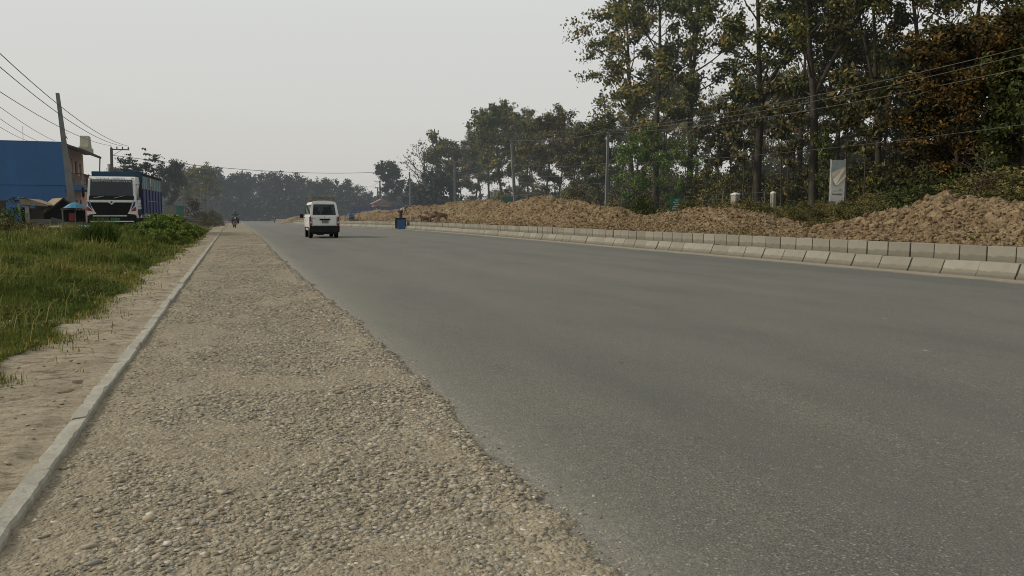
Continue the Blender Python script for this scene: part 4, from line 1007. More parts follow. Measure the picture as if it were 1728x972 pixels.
for sd in (-1, 1):
    for i in (1, 3, 5, 7):
        q = [van_pt(i, 4, sd), van_pt(i + 1, 4, sd), van_pt(i + 1, 5, sd), van_pt(i, 5, sd)]
        pane([Vector(v) for v in q], 'side_window', (-sd * .01, 0, 0), van)
# tail lamps
for sd in (-1, 1):
    lp = MB().prism([(sd * .59, .58), (sd * .712, .58), (sd * .712, 1.02), (sd * .665, 1.06), (sd * .615, 1.03)], -.035, .06, 'y').build('tail_light', M['tail_red'], van, bevel=.008)
    MB().box((sd * .65, -.040, .76), (.075, .012, .08)).build('reverse_lamp', M['headlamp'], lp)
MB().prism([(-.70, .28), (.70, .28), (.718, .54), (.70, .59), (-.70, .59), (-.718, .54)], -.11, .02, 'y').build('bumper', M['black_plastic'], van, bevel=.015)
MB().box((0, -.03, .24), (1.16, .05, .10)).box((-.2, .15, .20), (.32, .30, .10)).tube([(.35, -.06, .2), (.35, .3, .2)], .025, 8).build('underbody', M['black_plastic'], van)
MB().box((.02, -.018, .905), (.50, .03, .075)).build('plate_lamp_bar', M['black_plastic'], van, bevel=.006)
pl = MB().box((.04, -.014, .79), (.30, .02, .13)).build('number_plate', M['plate'], van)
mk = MB()
for k, (x_, w_, z_) in enumerate(((-.09, .04, .715), (-.03, .05, .715), (.04, .03, .715), (.10, .05, .715), (-.08, .05, .66), (-.01, .04, .66), (.06, .05, .66), (.13, .03, .66))): mk.box((x_ + .03, -.027, z_ + .105), (w_, .004, .035))
mk.build('plate_characters', M['steel'], pl)
MB().box((-.50, -.006, .95), (.15, .008, .028)).build('badge', M['steel'], van)
MB().box((0, -.008, 1.03), (.04, .01, .035)).box((0, -.010, 1.03), (.06, .006, .02)).build('emblem', M['chrome'], van)
MB().box((0, -.004, .62), (1.10, .006, .008)).box((-.57, -.004, .83), (.008, .006, .42)).box((.57, -.004, .83), (.008, .006, .42)).build('tailgate_seam', M['shade'], van)
MB().tube([(-.10, .0, 1.15), (.22, .04, 1.36)], .010, 5).build('wiper', M['black_plastic'], van)
for sd in (-1, 1):
    for y_ in (.62, 2.62): wheel(van, sd * .60, y_, .275, .15, sd)
    MB().box((sd * .60, .36, .20), (.16, .012, .20)).build('mud_flap', M['black_plastic'], van)
    mr = MB().box((sd * .86, 2.62, 1.06), (.17, .07, .20)).tube([(sd * .66, 2.66, .98), (sd * .84, 2.64, 1.02)], .015, 6).build('wing_mirror', M['black_plastic'], van, bevel=.006)
    MB().box((sd * .704, 1.6, .50), (.012, 1.5, .05)).build('side_moulding', M['black_plastic'], van)
    MB().box((sd * .706, 1.30, .86), (.02, .14, .03)).box((sd * .706, 2.15, .86), (.02, .12, .03)).build('door_handle', M['black_plastic'], van)
    MB().box((sd * .702, 1.40, .62), (.006, .012, .62)).box((sd * .702, 2.17, .62), (.006, .012, .62)).build('door_seam', M['shade'], van)
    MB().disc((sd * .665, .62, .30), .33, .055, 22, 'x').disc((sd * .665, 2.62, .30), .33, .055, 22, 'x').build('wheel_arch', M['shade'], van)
st = MB()
for y_ in (.95, 1.75, 2.4):
    for x_ in (-.33, .33): st.box((x_, y_, .90), (.42, .14, .85)).box((x_, y_, 1.42), (.24, .10, .20))
st.build('seat', M['black_plastic'], van)
rk = MB()
for sd in (-1, 1):
    rk.tube([(sd * .50, .35, 1.90), (sd * .50, 2.35, 1.90)], .016, 6).tube([(sd * .52, .30, 2.00), (sd * .52, 2.40, 2.00)], .013, 6)
    for y_ in (.4, 1.0, 1.7, 2.3): rk.tube([(sd * .50, y_, 1.74), (sd * .52, y_, 2.00)], .012, 5)
for k in range(8): rk.box((0, .35 + k * .285, 1.91), (1.0, .03, .022))
rk.tube([(-.52, .30, 2.00), (.52, .30, 2.00)], .013, 6).tube([(-.52, 2.40, 2.00), (.52, 2.40, 2.00)], .013, 6).tube([(-.52, .30, 1.96), (.52, .30, 1.96)], .012, 6)
rk.build('roof_rack', M['rack'], van)
for k, (x_, y_) in enumerate(((.33, 1.7), (.33, .95))):
    pass

# ------------------------------------------------------------------ truck
tk = empty('truck', (-5.98, 45.2, 0.02), math.radians(-2.7), 'white-cabbed cargo truck with a dark blue and grey body parked facing the camera', 'truck')
W2 = 1.16; tk.scale = (1.0, 1.07, 1.12)
side = [(0, .95), (-.02, 1.42), (.02, 1.72), (.20, 2.62), (.42, 2.80), (1.55, 2.82), (1.62, 2.70), (1.62, .85), (1.32, .85), (1.25, 1.12), (.95, 1.25), (.62, 1.12), (.55, .85), (.05, .85)]
cab = MB()
n = len(side)
tap = lambda z: 1.0 if z < 1.75 else 1.0 - (z - 1.75) * .055
vs = [(-W2 * tap(z), y, z) for y, z in side] + [(W2 * tap(z), y, z) for y, z in side]
cab.add(vs, [tuple(range(n)), tuple(range(2 * n - 1, n - 1, -1))] + [(i, i + n, (i + 1) % n + n, (i + 1) % n) for i in range(n)])
cab.build('cab', M['white_paint'], tk, bevel=.03)
def fy(z): return .02 + (z - 1.72) / .9 * .18 if z > 1.72 else .0
def fpoly(pts, name, mat, par, off=-.012, th=.01):
    vs = [(x, fy(z) + off, z) for x, z in pts] + [(x, fy(z) + off - th, z) for x, z in pts]; n = len(pts)
    return MB().add(vs, [tuple(range(n)), tuple(range(2 * n - 1, n - 1, -1))] + [(i, i + n, (i + 1) % n + n, (i + 1) % n) for i in range(n)]).build(name, M[mat], par)
ws = fpoly([(-1.02, 1.90), (1.02, 1.90), (.985, 2.655), (-.985, 2.655)], 'windscreen', 'dark_glass', tk)
fpoly([(-1.07, 1.70), (1.07, 1.70), (1.05, 1.90), (-1.05, 1.90)], 'cowl_panel', 'black_plastic', tk, -.01, .012)
fpoly([(-.96, 2.60), (-.3, 2.61), (-.3, 2.64), (-.96, 2.64)], 'windscreen_banner', 'plate', ws, -.024, .003)
txt = MB()
rs = random.Random(4)
def scrawl(b, x0, x1, z, h, yoff):
    x = x0
    while x < x1:
        w = rs.uniform(.02, .05); k = rs.randint(0, 3)
        y = fy(z) + yoff
        b.box((x + w / 2, y, z + h * .45), (w, .004, h * .18))                       # head stroke joining the letters
        if k != 1: b.box((x + w * .3, y, z), (.010, .004, h))
        if k != 2: b.box((x + w * .6, y, z - h * .1), (w * .7, .004, h * .2))
        if k == 3: b.box((x + w, y, z - h * .2), (.010, .004, h * .6))
        x += w + rs.choice([.004, .004, .004, .03])
scrawl(txt, -.90, -.05, 2.575, .07, -.026); scrawl(txt, .02, .90, 2.565, .07, -.026); txt.build('banner_lettering', M['sign_white'], ws)
tt_ = MB(); scrawl(tt_, -.72, -.10, 2.70, .055, .02); scrawl(tt_, 0, .62, 2.70, .06, .02); tt_.build('visor_lettering', M['navy_paint'], tk)
for sx in (-1, 1): MB().box((sx * 1.0, fy(2.70) + .0, 2.70), (.12, .06, .04)).build('marker_lamp', M['amber'], tk)
wp = MB().tube([(-.85, -.01, 1.80), (-.35, -.01, 1.88)], .012, 5).tube([(-.70, -.03, 1.78), (-.45, -.03, 1.86)], .010, 5).tube([(.10, -.01, 1.78), (.62, -.01, 1.90)], .012, 5).build('wiper', M['steel'], tk)
fpoly([(-.90, 1.10), (.78, 1.10), (.94, 1.50), (.96, 1.60), (-1.0, 1.60), (-.98, 1.50)], 'grille', 'black_plastic', tk, -.02, .03)
MB().box((0, -.02, .98), (2.20, .06, .26)).build('lower_grille', M['black_plastic'], tk)
gs = MB()
for k in range(6): gs.box((-.05, -.056, 1.16 + k * .07), (1.55 + k * .05, .01, .012))
gs.build('grille_slat', M['rubber'], tk)
fpoly([(-1.0, 1.59), (1.0, 1.59), (1.02, 1.70), (-1.02, 1.70)], 'chevron_band', 'white_paint', tk, -.04, .03)
fpoly([(-.16, 1.60), (0, 1.48), (.16, 1.60), (.09, 1.60), (0, 1.535), (-.09, 1.60)], 'chevron', 'white_paint', tk, -.055, .02)
fpoly([(-.05, 1.615), (0, 1.585), (.05, 1.615), (0, 1.645)], 'emblem', 'navy_paint', tk, -.074, .006)
for sx in (-1, 1):
    c_ = fpoly([(sx * 1.16, 1.02), (sx * .74, 1.06), (sx * .80, 1.16), (sx * 1.02, 1.52), (sx * 1.05, 1.72), (sx * 1.16, 1.74)], 'corner_panel', 'white_paint', tk, -.03, .03)
    fpoly([(sx * .90, 1.24), (sx * 1.10, 1.44), (sx * 1.14, 1.62), (sx * 1.06, 1.62)], 'stripe', 'navy_paint', c_, -.066, .004)
    fpoly([(sx * .88, 1.17), (sx * 1.15, 1.20), (sx * 1.15, 1.40), (sx * 1.05, 1.34)], 'stripe', 'red_paint', c_, -.072, .004)
    hl = MB().box((sx * .92, -.07, .80), (.34, .06, .13)).build('headlight', M['headlamp'], tk, bevel=.015)
MB().box((0, -.06, .80), (2.30, .16, .36)).build('bumper', M['black_plastic'], tk, bevel=.03)
MB().box((-.08, -.155, .965), (1.60, .02, .045)).build('bumper_strip', M['sign_white'], tk)
MB().tube([(-1.02, -.17, .70), (1.02, -.17, .70)], .028, 8).build('bumper_rail', M['sign_white'], tk)
MB().box((.16, -.158, .80), (.42, .012, .12)).build('number_plate', M['plate_green'], tk)
MB().box((-.35, -.10, .50), (.85, .12, .22)).build('red_underrun_bar', M['red_paint'], tk, bevel=.02)
for sx in (-1, 1):
    q = [(sx * (W2 * tap(z) + .006), y, z) for y, z in ((.42, 1.75), (1.42, 1.75), (1.42, 2.50), (.55, 2.50))]
    MB().add(q, [(0, 1, 2, 3)]).build('side_window', M['dark_glass'], tk)
    MB().box((sx * 1.34, .12, 2.05), (.10, .16, .42)).tube([(sx * 1.12, .30, 2.45), (sx * 1.34, .14, 2.38), (sx * 1.34, .14, 1.75), (sx * 1.14, .3, 1.72)], .014, 5).build('wing_mirror', M['black_plastic'], tk)
    MB().box((sx * (W2 + .004), .98, 1.42), (.008, .94, .012)).box((sx * (W2 + .004), .46, 1.6), (.008, .012, .5)).build('door_seam', M['shade'], tk)
    MB().box((sx * (W2 + .02), 1.25, 1.55), (.03, .14, .035)).build('door_handle', M['black_plastic'], tk)
    wheel(tk, sx * .98, .95, .48, .28, sx)
    wheel(tk, sx * .94, 5.9, .48, .30, sx); wheel(tk, sx * .94, 7.0, .48, .30, sx)
    MB().prism([(sx * (W2 - .02) , .95), (sx * (W2 + .004), 1.02), (sx * (W2 + .004), 1.28), (sx * (W2 - .02), 1.28)], .40, 1.50, 'y').build('wheel_arch_trim', M['black_plastic'], tk)
MB().box((0, 4.6, .72), (.8, 7.2, .22)).build('chassis', M['black_plastic'], tk)
y0, y1, hw = 1.75, 8.6, 1.20
cb_ = MB().box((0, (y0 + y1) / 2, 1.66), (2 * hw, y1 - y0, 1.24))
bl = cb_.build('cargo_bed', M['truck_blue'], tk)
rbm = MB()
for k in range(7):
    for sx in (-1, 1): rbm.box((sx * (hw + .02), y0 + .08 + k * (y1 - y0 - .16) / 6, 1.66), (.05, .08, 1.24))
rbm.build('bed_stake', M['truck_blue'], bl)
MB().box((hw + .03, 4.9, 1.70), (.02, 3.6, .03)).build('strap', M['steel'], bl)
MB().box((0, (y0 + y1) / 2, .98), (2 * hw + .04, y1 - y0, .12)).build('bed_rail', M['grey_wall'], tk)
tp = MB().prism([(-hw, 2.285), (hw, 2.285), (hw, 2.92), (hw * .9, 3.02), (-hw * .9, 3.02), (-hw, 2.92)], y0, y1, 'y').build('canvas_cover', M['canvas_grey'], tk)
rbb = MB()
rbb.box((hw + .012, (y0 + y1) / 2, 2.96), (.03, y1 - y0, .04))
for k in range(10): rbb.box((hw + .012, y0 + .3 + k * .70, 2.63), (.03, .05, .68))
rbb.build('cover_rib', M['canvas_grey'], tp)
MB().box((hw - .02, (y0 + y1) / 2, 2.99), (.14, y1 - y0 + .1, .10)).box((-hw + .02, (y0 + y1) / 2, 2.99), (.14, y1 - y0 + .1, .10)).box((0, y1, 2.99), (2 * hw - .2, .1, .10)).build('cover_rail', M['shade'], tk)
for k_, cc in enumerate(('tan_roof', 'sign_white', 'tan_roof')): MB().box((hw + .032, 4.1 + k_ * .42, 2.66), (.012, .26, .42)).build('painted_panel', M[cc], tp)
MB().box((0, y0 - .06, 2.84), (2 * hw + .06, .08, .50)).box((0, y0 - .06, 2.4), (2 * hw, .06, .5)).build('headboard', M['truck_teal'], tk)

# ------------------------------------------------------------------ blue and pink house
HX, HY, HT = -11.55, 64.6, 6.42
hs = empty('house', (HX, HY, 0), 0, 'two-storey house with a plain blue side wall and a pink front behind the leaning pole', 'house'); hs.scale = (.85, .84, 1)
MB().box((-6.5, .12, HT / 2), (13, .24, HT)).build('wall', M['blue_paint'], hs)
MB().box((-6.4, -.03, 3.36), (12.8, .06, .16)).build('ledge', M['blue_paint'], hs)
wl = MB()
wy0, wy1 = .24, 9.2
# pink front plane at x=0 with openings (built as piers and bands)
ops = [(1.3, 2.3, 3.45, 5.3), (3.3, 4.1, 3.2, 5.4), (4.9, 6.3, 3.9, 5.3), (1.5, 3.2, .9, 2.4), (4.5, 5.6, .1, 2.3), (6.6, 8.2, .9, 2.3), (7.2, 8.3, 3.9, 5.2)]
def facade(b, y0, y1, z0, z1, ops, x=0, th=.22):
    Ys = sorted({y0, y1, *[o[0] for o in ops], *[o[1] for o in ops]}); Zs = sorted({z0, z1, *[o[2] for o in ops], *[o[3] for o in ops]})
    for a, c in zip(Ys, Ys[1:]):
        for d, e in zip(Zs, Zs[1:]):
            my, mz = (a + c) / 2, (d + e) / 2
            if any(o[0] < my < o[1] and o[2] < mz < o[3] for o in ops): continue
            b.box((x - th / 2, my, mz), (th, c - a, e - d))
facade(wl, wy0, wy1, 0, 6.1, ops); wl.build('front_wall', M['pink_paint'], hs)
MB().box((-6.4, wy1 + .1, 3.0), (12.8, .2, 6.0)).box((-12.9, 4.7, 3), (.2, 9, 6)).build('back_wall', M['pink_paint'], hs)
for a, c, d, e in ops:
    w_ = MB().box((-.16, (a + c) / 2, (d + e) / 2), (.06, c - a, e - d)).build('window' if d > .5 and (e - d) < 2 else 'door', M['dark_wood'] if d != .1 else M['tan_roof'], hs)
    MB().box((-.10, (a + c) / 2, (d + e) / 2), (.06, .05, e - d)).box((-.10, (a + c) / 2, e - .03), (.06, c - a, .06)).build('window_bar', M['shade'], w_)
rf = MB().box((-6.5, 4.95, 6.33), (13.0, 9.4, .16)); rf.build('roof', M['blue_paint'], hs)
# projecting roof canopy, tilted down toward the road, and the parapet ornament
MB().prism([(0, 6.36), (0, 6.22), (1.55, 5.72), (1.60, 5.90)], .0, 9.4, 'y').build('roof_canopy', M['dark_wood'], hs)
MB().prism([(5.6, 6.25), (7.9, 6.05), (7.2, 7.35), (6.1, 7.35)], .35, 1.05, 'x').build('parapet_ornament', M['cream_plaster'], hs)
MB().box((.72, 6.7, 6.2), (.8, 2.8, .5)).build('parapet_base', M['cream_plaster'], hs)
MB().box((.65, 4.7, 3.12), (1.3, 9.0, .24)).build('balcony_slab', M['house_beam'], hs)
MB().box((.65, .10, 3.12), (1.36, .20, .40)).build('slab_end', M['blue_paint'], hs)
ral = MB().tube([(1.26, .3, 4.15), (1.26, 9.0, 4.15)], .03, 5).tube([(1.26, .3, 3.7), (1.26, 9.0, 3.7)], .02, 5).tube([(0, .3, 4.15), (1.26, .3, 4.15)], .03, 5).tube([(0, .3, 3.7), (1.26, .3, 3.7)], .02, 5)
for k in range(22): ral.box((1.26, .3 + k * .41, 3.7), (.025, .025, .92))
for k in range(4): ral.box((.1 + k * .35, .3, 3.7), (.025, .025, .92))
ral.build('balcony_railing', M['dark_wood'], hs)
for y_ in (1.0, 4.8, 8.6): MB().box((1.15, y_, 1.5), (.22, .22, 3.0)).build('porch_column', M['pink_paint'], hs)
ld = MB()
for dx in (0, .42): ld.tube([(1.35 + dx * .0, 8.5 + dx, 3.2), (1.55, 8.6 + dx, 5.9)], .03, 5)
for k in range(7): ld.tube([(1.37 + k * .027, 8.52, 3.4 + k * .36), (1.37 + k * .027, 8.98, 3.4 + k * .36)], .02, 4)
o = ld.build('ladder', M['dark_wood']); o.location = (HX, HY, 0); o.scale = (.85, .84, 1); tag(o, 'dark ladder standing on the balcony under the roof canopy', 'ladder')
o = MB().add([(1.33, 4.7, 3.3), (1.33, 6.5, 3.25), (1.31, 6.3, 4.22), (1.31, 4.8, 4.24)], [(0, 1, 2, 3)]).build('hanging_cloth', M['sign_white']); o.location = (HX, HY, 0); o.scale = (.85, .84, 1)
tag(o, 'white cloth hung over the balcony railing of the pink house', 'cloth')
o = MB().add([(1.34, 3.2, 3.3), (1.34, 3.9, 3.25), (1.31, 3.85, 4.22), (1.31, 3.25, 4.24)], [(0, 1, 2, 3)]).build('hanging_cloth', M['shirt_dark']); o.location = (HX, HY, 0); o.scale = (.85, .84, 1)
tag(o, 'dark cloth hung over the balcony railing behind the leaning pole', 'cloth')
o = MB().add([(.55, .28, 3.35), (1.2, .28, 3.3), (1.2, .28, 3.9), (.5, .28, 4.2)], [(0, 1, 2, 3)]).build('hanging_cloth', M['red_earth_wall']); o.location = (HX, HY, 0); o.scale = (.85, .84, 1)
tag(o, 'reddish cloth hung at the near end of the balcony', 'cloth')
# satellite dish on roof
dsh = MB(); vs = [(0, 0, 0)]; fs = []
for k in range(16): vs.append((.42 * math.cos(2 * PI * k / 16), .42 * math.sin(2 * PI * k / 16), .12))
fs = [(0, 1 + k, 1 + (k + 1) % 16) for k in range(16)]
Tm = Matrix.Translation((-.1, .9, 6.95)) @ Matrix.Rotation(math.radians(55), 4, 'Y')
dsh.add(vs, fs, Tm).tube([(-.1, .9, 6.36), (-.1, .9, 6.95)], .03, 5).tube([(-.1, .9, 6.95), (.32, .9, 7.15)], .012, 4)
o = dsh.build('satellite_dish', M['pole_dark']); o.location = (HX, HY, 0); o.scale = (.85, .84, 1); tag(o, 'dark satellite dish on the roof corner right of the leaning pole', 'satellite dish')
for k, (px_, n_, h_) in enumerate(((8, 2, .95), (34, 3, .8), (89, 1, 1.25))):
    p = at(px_, 240, 66.5); rbk = MB()
    for q_ in range(n_): rbk.tube([(q_ * .14, (q_ % 2) * .14, 0), (q_ * .14 + .03, (q_ % 2) * .14, h_)], .014, 4)
    o = rbk.build('rebar', M['pole_dark']); o.location = (p.x, HY + 2, 6.38)
    tag(o, ['pair of bare steel rods on the blue roof at the left edge', 'cluster of three bare steel rods on the middle of the blue roof', 'single bare steel rod on the blue roof left of the leaning pole'][k], 'steel rods')
# lower neighbour behind
h2 = empty('house', (HX - .8, HY + 8.6, 0), 0, 'lower pale house with a sloping roof just behind the pink one', 'house')
MB().box((-3, 3, 2.3), (6.5, 6, 4.6)).build('wall', M['pink_paint'], h2); MB().prism([(-6.6, 4.6), (-3, 5.3), (.8, 4.5), (.8, 4.38), (-3, 5.15), (-6.6, 4.45)], -.3, 6.3, 'y').build('roof', M['dark_wood'], h2)
MB().box((.27, 1.6, 3.6), (.05, .9, 1.3)).box((.27, 4.2, 3.6), (.05, .9, 1.3)).build('window', M['dark_glass'], h2)

# ------------------------------------------------------------------ roadside sheds in front of the house
def G0(px, D): p = at(px, HOR, D); return p.x, p.y, gzf(p.x, p.y)
x, y, z = G0(10, 45); o = empty('garden_wall', (x, y, z), 0, 'low reddish wall with a plant on top at the left frame edge', 'wall')
MB().box((-1.2, 0, .45), (3.2, .16, 1.0)).box((-1.2, 0, 1.0), (3.3, .22, .08)).build('masonry', M['red_earth_wall'], o); MB().box((-1.4, .5, 1.15), (2.6, .1, 1.3)).build('board', M['dark_wood'], o)
lv = make_bush('x', 1.0, 1.3, 'weed', 34, 26, .06, 6, name='plant', crad=.22, cat='plant', bias=-.05)
place(lv, 20, 44.2, 1.5, 1.0, 'yellowish climbing plant over the low reddish wall')
x, y, z = G0(58, 46); o = empty('shed', (x, y, z), 0, 'grey roadside shed with a dark shutter and a tan tin roof', 'shed'); o.scale = (.72, 1, 1)
MB().box((.35, 0, .35), (1.7, .14, .8)).build('wall', M['grey_wall'], o); MB().box((.35, 2, .8), (1.7, .14, 1.7)).build('back_wall', M['grey_wall'], o)
MB().box((.15, -.02, 1.08), (1.05, .06, .62)).build('shutter', M['dark_wood'], o)
MB().box((-.45, -.12, .80), (.30, .22, 1.7)).build('pillar', M['concrete'], o, bevel=.01)
MB().box((-1.05, -.05, .80), (.10, .10, 1.7)).build('post', M['steel'], o)
MB().box((-.76, .30, .70), (.50, .08, 1.5)).build('doorway', M['shade'], o)  # dark sheet paints the shade inside the doorway
MB().prism([(-.85, 1.62), (1.05, 1.50), (1.12, 1.54), (1.12, 1.6), (-.2, 1.95), (-.9, 1.95)], -.4, 2.4, 'y').build('roof', M['tan_roof'], o, bevel=.01)
# heap of junk on the roof
x2, y2, z2 = G0(35, 45.6); o = empty('junk_pile', (x2, y2, z2 + 1.66), 0, 'tangled junk and cloth heaped on top of the doorway beside the white post', 'junk')
jb = MB(); 
for k in range(14):
    a = random.uniform(-.7, .55); b_ = random.uniform(-.2, .2); jb.tube([(a, b_, random.uniform(0, .2)), (a + random.uniform(-.4, .4), b_ + .1, random.uniform(.1, .5))], .03, 5)
jb.build('sticks', M['dark_wood'], o)
rs_ = np.random.default_rng(3); UU, VV = np.meshgrid(np.linspace(-.5, .6, 12), np.linspace(-.3, .3, 8), indexing='ij')
grid('crumpled_sheet', UU, VV, .32 - .6 * UU ** 2 + .12 * fbm(UU * 6, VV * 6, 3, 3), M['grey_wall'], parent=o)
x, y, z = G0(92, 47); o = empty('shed', (x, y, z), 0, 'small gabled hut with a tan roof and a dark open end', 'shed'); o.scale = (1.22, 1.2, 1.0)
gab = [(-.55, .95), (.42, 1.98), (1.05, 1.40)]
MB().prism([(-.62, .90), (.42, 2.02), (.46, 1.96), (-.54, .86)], -.1, .1, 'y').prism([(.40, 2.02), (1.12, 1.38), (1.08, 1.32), (.40, 1.93)], -.1, .1, 'y').build('gable_trim', M['dark_wood'], o)
# roof slope facing the left
rb2 = MB().add([(-.60, -.1, .90), (.42, -.1, 2.03), (-.55, 2.6, 2.03), (-1.6, 2.6, .95)], [(0, 1, 2, 3)]).add([(.42, -.1, 2.03), (1.12, -.1, 1.38), (.1, 2.6, 1.38), (-.55, 2.6, 2.03)], [(0, 1, 2, 3)])
rb2.build('roof', M['tan_roof'], o)
MB().prism([(-.5, 0), (1.0, 0), (1.0, 1.42), (.42, 1.95), (-.5, .98)], .25, .30, 'y').build('open_end_shade', M['shade'], o)  # dark sheet paints the shade behind the open gable
MB().prism([(-.15, 0), (.70, 0), (.70, .55), (-.15, .85)], -.05, .05, 'y').build('low_wall', M['grey_wall'], o)
MB().tube([(-.62, -.1, 0), (-.55, -.1, .92)], .05, 6).build('post', M['steel'], o); MB().tube([(1.02, -.1, 0), (1.0, -.1, 1.40)], .04, 6).build('post', M['steel'], o)
x, y, z = G0(128, 45); o = empty('market_stall', (x, y, z), 0, 'small dark stall under a flat tan and blue cover beside the truck', 'stall')
MB().box((.05, .4, 1.30), (1.6, 1.0, .05)).build('roof', M['tan_roof'], o)
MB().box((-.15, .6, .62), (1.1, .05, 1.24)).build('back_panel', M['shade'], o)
for sx in (-.68, .75): MB().box((sx, 0, .65), (.08, .08, 1.3)).build('post', M['grey_wall'], o)
MB().box((.0, .2, .28), (1.2, .5, .55)).build('counter', M['grey_wall'], o, bevel=.01)
MB().box((-.2, .0, .85), (.3, .1, .45)).build('hanging_goods', M['red_paint'], o)
cu = MB(); vs = [(0, 0, .34)]
for r_, zz in ((.32, .20), (.62, 0.)):
    for k in range(14): vs.append((r_ * math.cos(2 * PI * k / 14), r_ * .7 * math.sin(2 * PI * k / 14), zz * (1 + .1 * (k % 2))))
fs = [(0, 1 + k, 1 + (k + 1) % 14) for k in range(14)] + [(1 + k, 15 + k, 15 + (k + 1) % 14, 1 + (k + 1) % 14) for k in range(14)]
cu.add(vs, fs).tube([(0, 0, -1.3), (0, 0, .34)], .025, 6); oc = cu.build('parasol', M['tarp_blue'], None); oc.location = (x + .05, y - .45, z + 1.36)
tag(oc, 'bright blue sunshade above the small stall beside the truck', 'sunshade')
x, y, z = G0(141, 36.5); o = empty('white_bin', (x, y, z), 0, 'white tapered tub with a dark round mark standing left of the truck bumper', 'tub')
MB().prism([(-.12, .05), (.10, .0), (.20, .22), (.19, .52), (-.17, .55), (-.19, .3)], -.12, .14, 'y').build('tub', M['sign_white'], o, bevel=.02)
MB().ring((.0, -.125, .36), .055, .016, 14, 5, 'y').build('mark', M['shade'], o)
for k, (px_, D_, s_, l_) in enumerate(((93, 42, .36, 'largest pale boulder in the scrub in front of the gabled hut'), (78, 43, .22, 'smaller pale boulder left of the largest one'))):
    x, y, z = G0(px_, D_); P_1 = np.array([[0, 0, .1]]); v, f = ico()
    bm_ = MB(); 
    import bmesh
    bmx = bmesh.new(); bmesh.ops.create_icosphere(bmx, subdivisions=3, radius=1)
    for vv in bmx.verts:
        q = vv.co; nn = float(fbm(np.array([q.x * 1.7 + 5]), np.array([q.y * 1.7 + q.z]), 3, 77)[0]); vv.co = Vector((q.x * 1.1, q.y, q.z * .62)) * (s_ * (.78 + .5 * nn))
    me = bpy.data.meshes.new('boulder'); bmx.to_mesh(me); bmx.free(); me.materials.append(M['rock'])
    for pl_ in me.polygons: pl_.use_smooth = True
    o = bpy.data.objects.new('boulder', me); COL.objects.link(o); o.location = (x, y, z + s_ * .35); tag(o, l_, 'boulder')

# things beyond the truck on the left verge
x, y, z = G0(290, 74); o = empty('shed', (x, y, z), 0, 'pale green and grey sheet-walled hut just right of the truck body', 'shed')
MB().box((-.15, 0, .85), (1.1, .06, 1.9)).build('wall', M['grey_wall'], o); MB().box((.75, 0, .85), (.7, .06, 1.9)).build('green_panel', M['green_sheet'], o); MB().box((.2, 1.2, 1.85), (2.1, 2.5, .06)).build('roof', M['grey_wall'], o)
for sx in (-.7, 1.1): MB().box((sx, 2.2, .85), (.08, .08, 1.9)).build('post', M['grey_wall'], o)
for k, (px_, w_, mt, l_) in enumerate(((307, .55, 'roof_pink', 'square pinkish sheet hung left of the concrete post'), (316, .5, 'roof_pink', 'pinkish sheet hung right of the concrete post'), (323, .4, 'canvas_grey', 'pale blue sheet hung farthest right'))):
    x, y, z = G0(px_, 84); sh = MB().add([(-w_ / 2, 0, 1.6 + z), (w_ / 2, 0, 1.55 + z), (w_ / 2 * .8, .02, 1.0 + z), (-w_ / 2 * .9, .02, 1.02 + z)], [(0, 1, 2, 3)]).tube([(-w_ / 2, 0, z), (-w_ / 2, 0, z + 1.62)], .03, 5).tube([(w_ / 2, 0, z), (w_ / 2, 0, z + 1.58)], .03, 5)
    oo = sh.build('hanging_sheet', M[mt]); oo.location = (x, y, 0); tag(oo, l_ + ' beyond the truck', 'sheet')
x, y, z = G0(315, 80); o = MB().box((0, 0, .5), (2.2, .05, 1.0)).box((-1.1, 0, .6), (.08, .08, 1.2)).box((1.1, 0, .6), (.08, .08, 1.2)).build('sheet_fence', M['green_sheet']); o.location = (x, y, z); tag(o, 'low green sheet fence below the hung sheets beyond the truck', 'fence')
x, y, z = G0(293, 60); lb_ = MB()
for k in range(26):
    a = random.uniform(-.35, .55); L = random.uniform(1.2, 2.6); c = Vector((random.uniform(-.9, 1.3), random.uniform(-.5, .5), .1 + random.uniform(0, .55))); d = Vector((math.cos(a), random.uniform(-.3, .3), -abs(math.sin(a)) * .35)) * L / 2
    lb_.tube([c - d, c + d], random.uniform(.02, .05), 5)
o = lb_.build('lumber_pile', M['grey_wall']); o.location = (x, y, z + .15); tag(o, 'untidy pile of grey sticks and planks behind the green thicket', 'lumber pile')

# ------------------------------------------------------------------ far fence, kiosks, signs
fa = at(592, 372, 128); fb = at(712, 372, 122); L = (fb - fa).length; an = math.atan2(fb.y - fa.y, fb.x - fa.x)
o = empty('sheet_fence', (fa.x, fa.y, gzf(fa.x, fa.y) - .2), an, 'long dark blue corrugated sheet fence at the far right roadside', 'fence')
b = MB(); nn = int(L / .12)
vs = []; fs = []
for i in range(nn + 1): vs += [(i * L / nn, .03 * (i % 2), 0), (i * L / nn, .03 * (i % 2), 2.0)]
for i in range(nn): fs.append((2 * i, 2 * i + 2, 2 * i + 3, 2 * i + 1))
b.add(vs, fs); b.build('sheeting', M['fence_blue'], o)
for k in range(7): MB().box((k * L / 6, .1, 1.0), (.1, .1, 2.1)).build('post', M['pole_dark'], o)
x, y, z = G0(645, 138); o = empty('hut', (x, y, z), 0, 'pink-roofed hut behind the farthest soil heap and the crossarm pole', 'hut')
MB().box((0, 1, 1.0), (3.0, 2, 2.0)).build('wall', M['pink_paint'], o); MB().prism([(-1.9, 1.95), (0, 2.9), (1.9, 1.95)], -.3, 2.4, 'y').build('roof', M['roof_pink'], o); MB().box((-.6, -.02, .9), (.7, .06, 1.5)).build('door', M['dark_wood'], o)
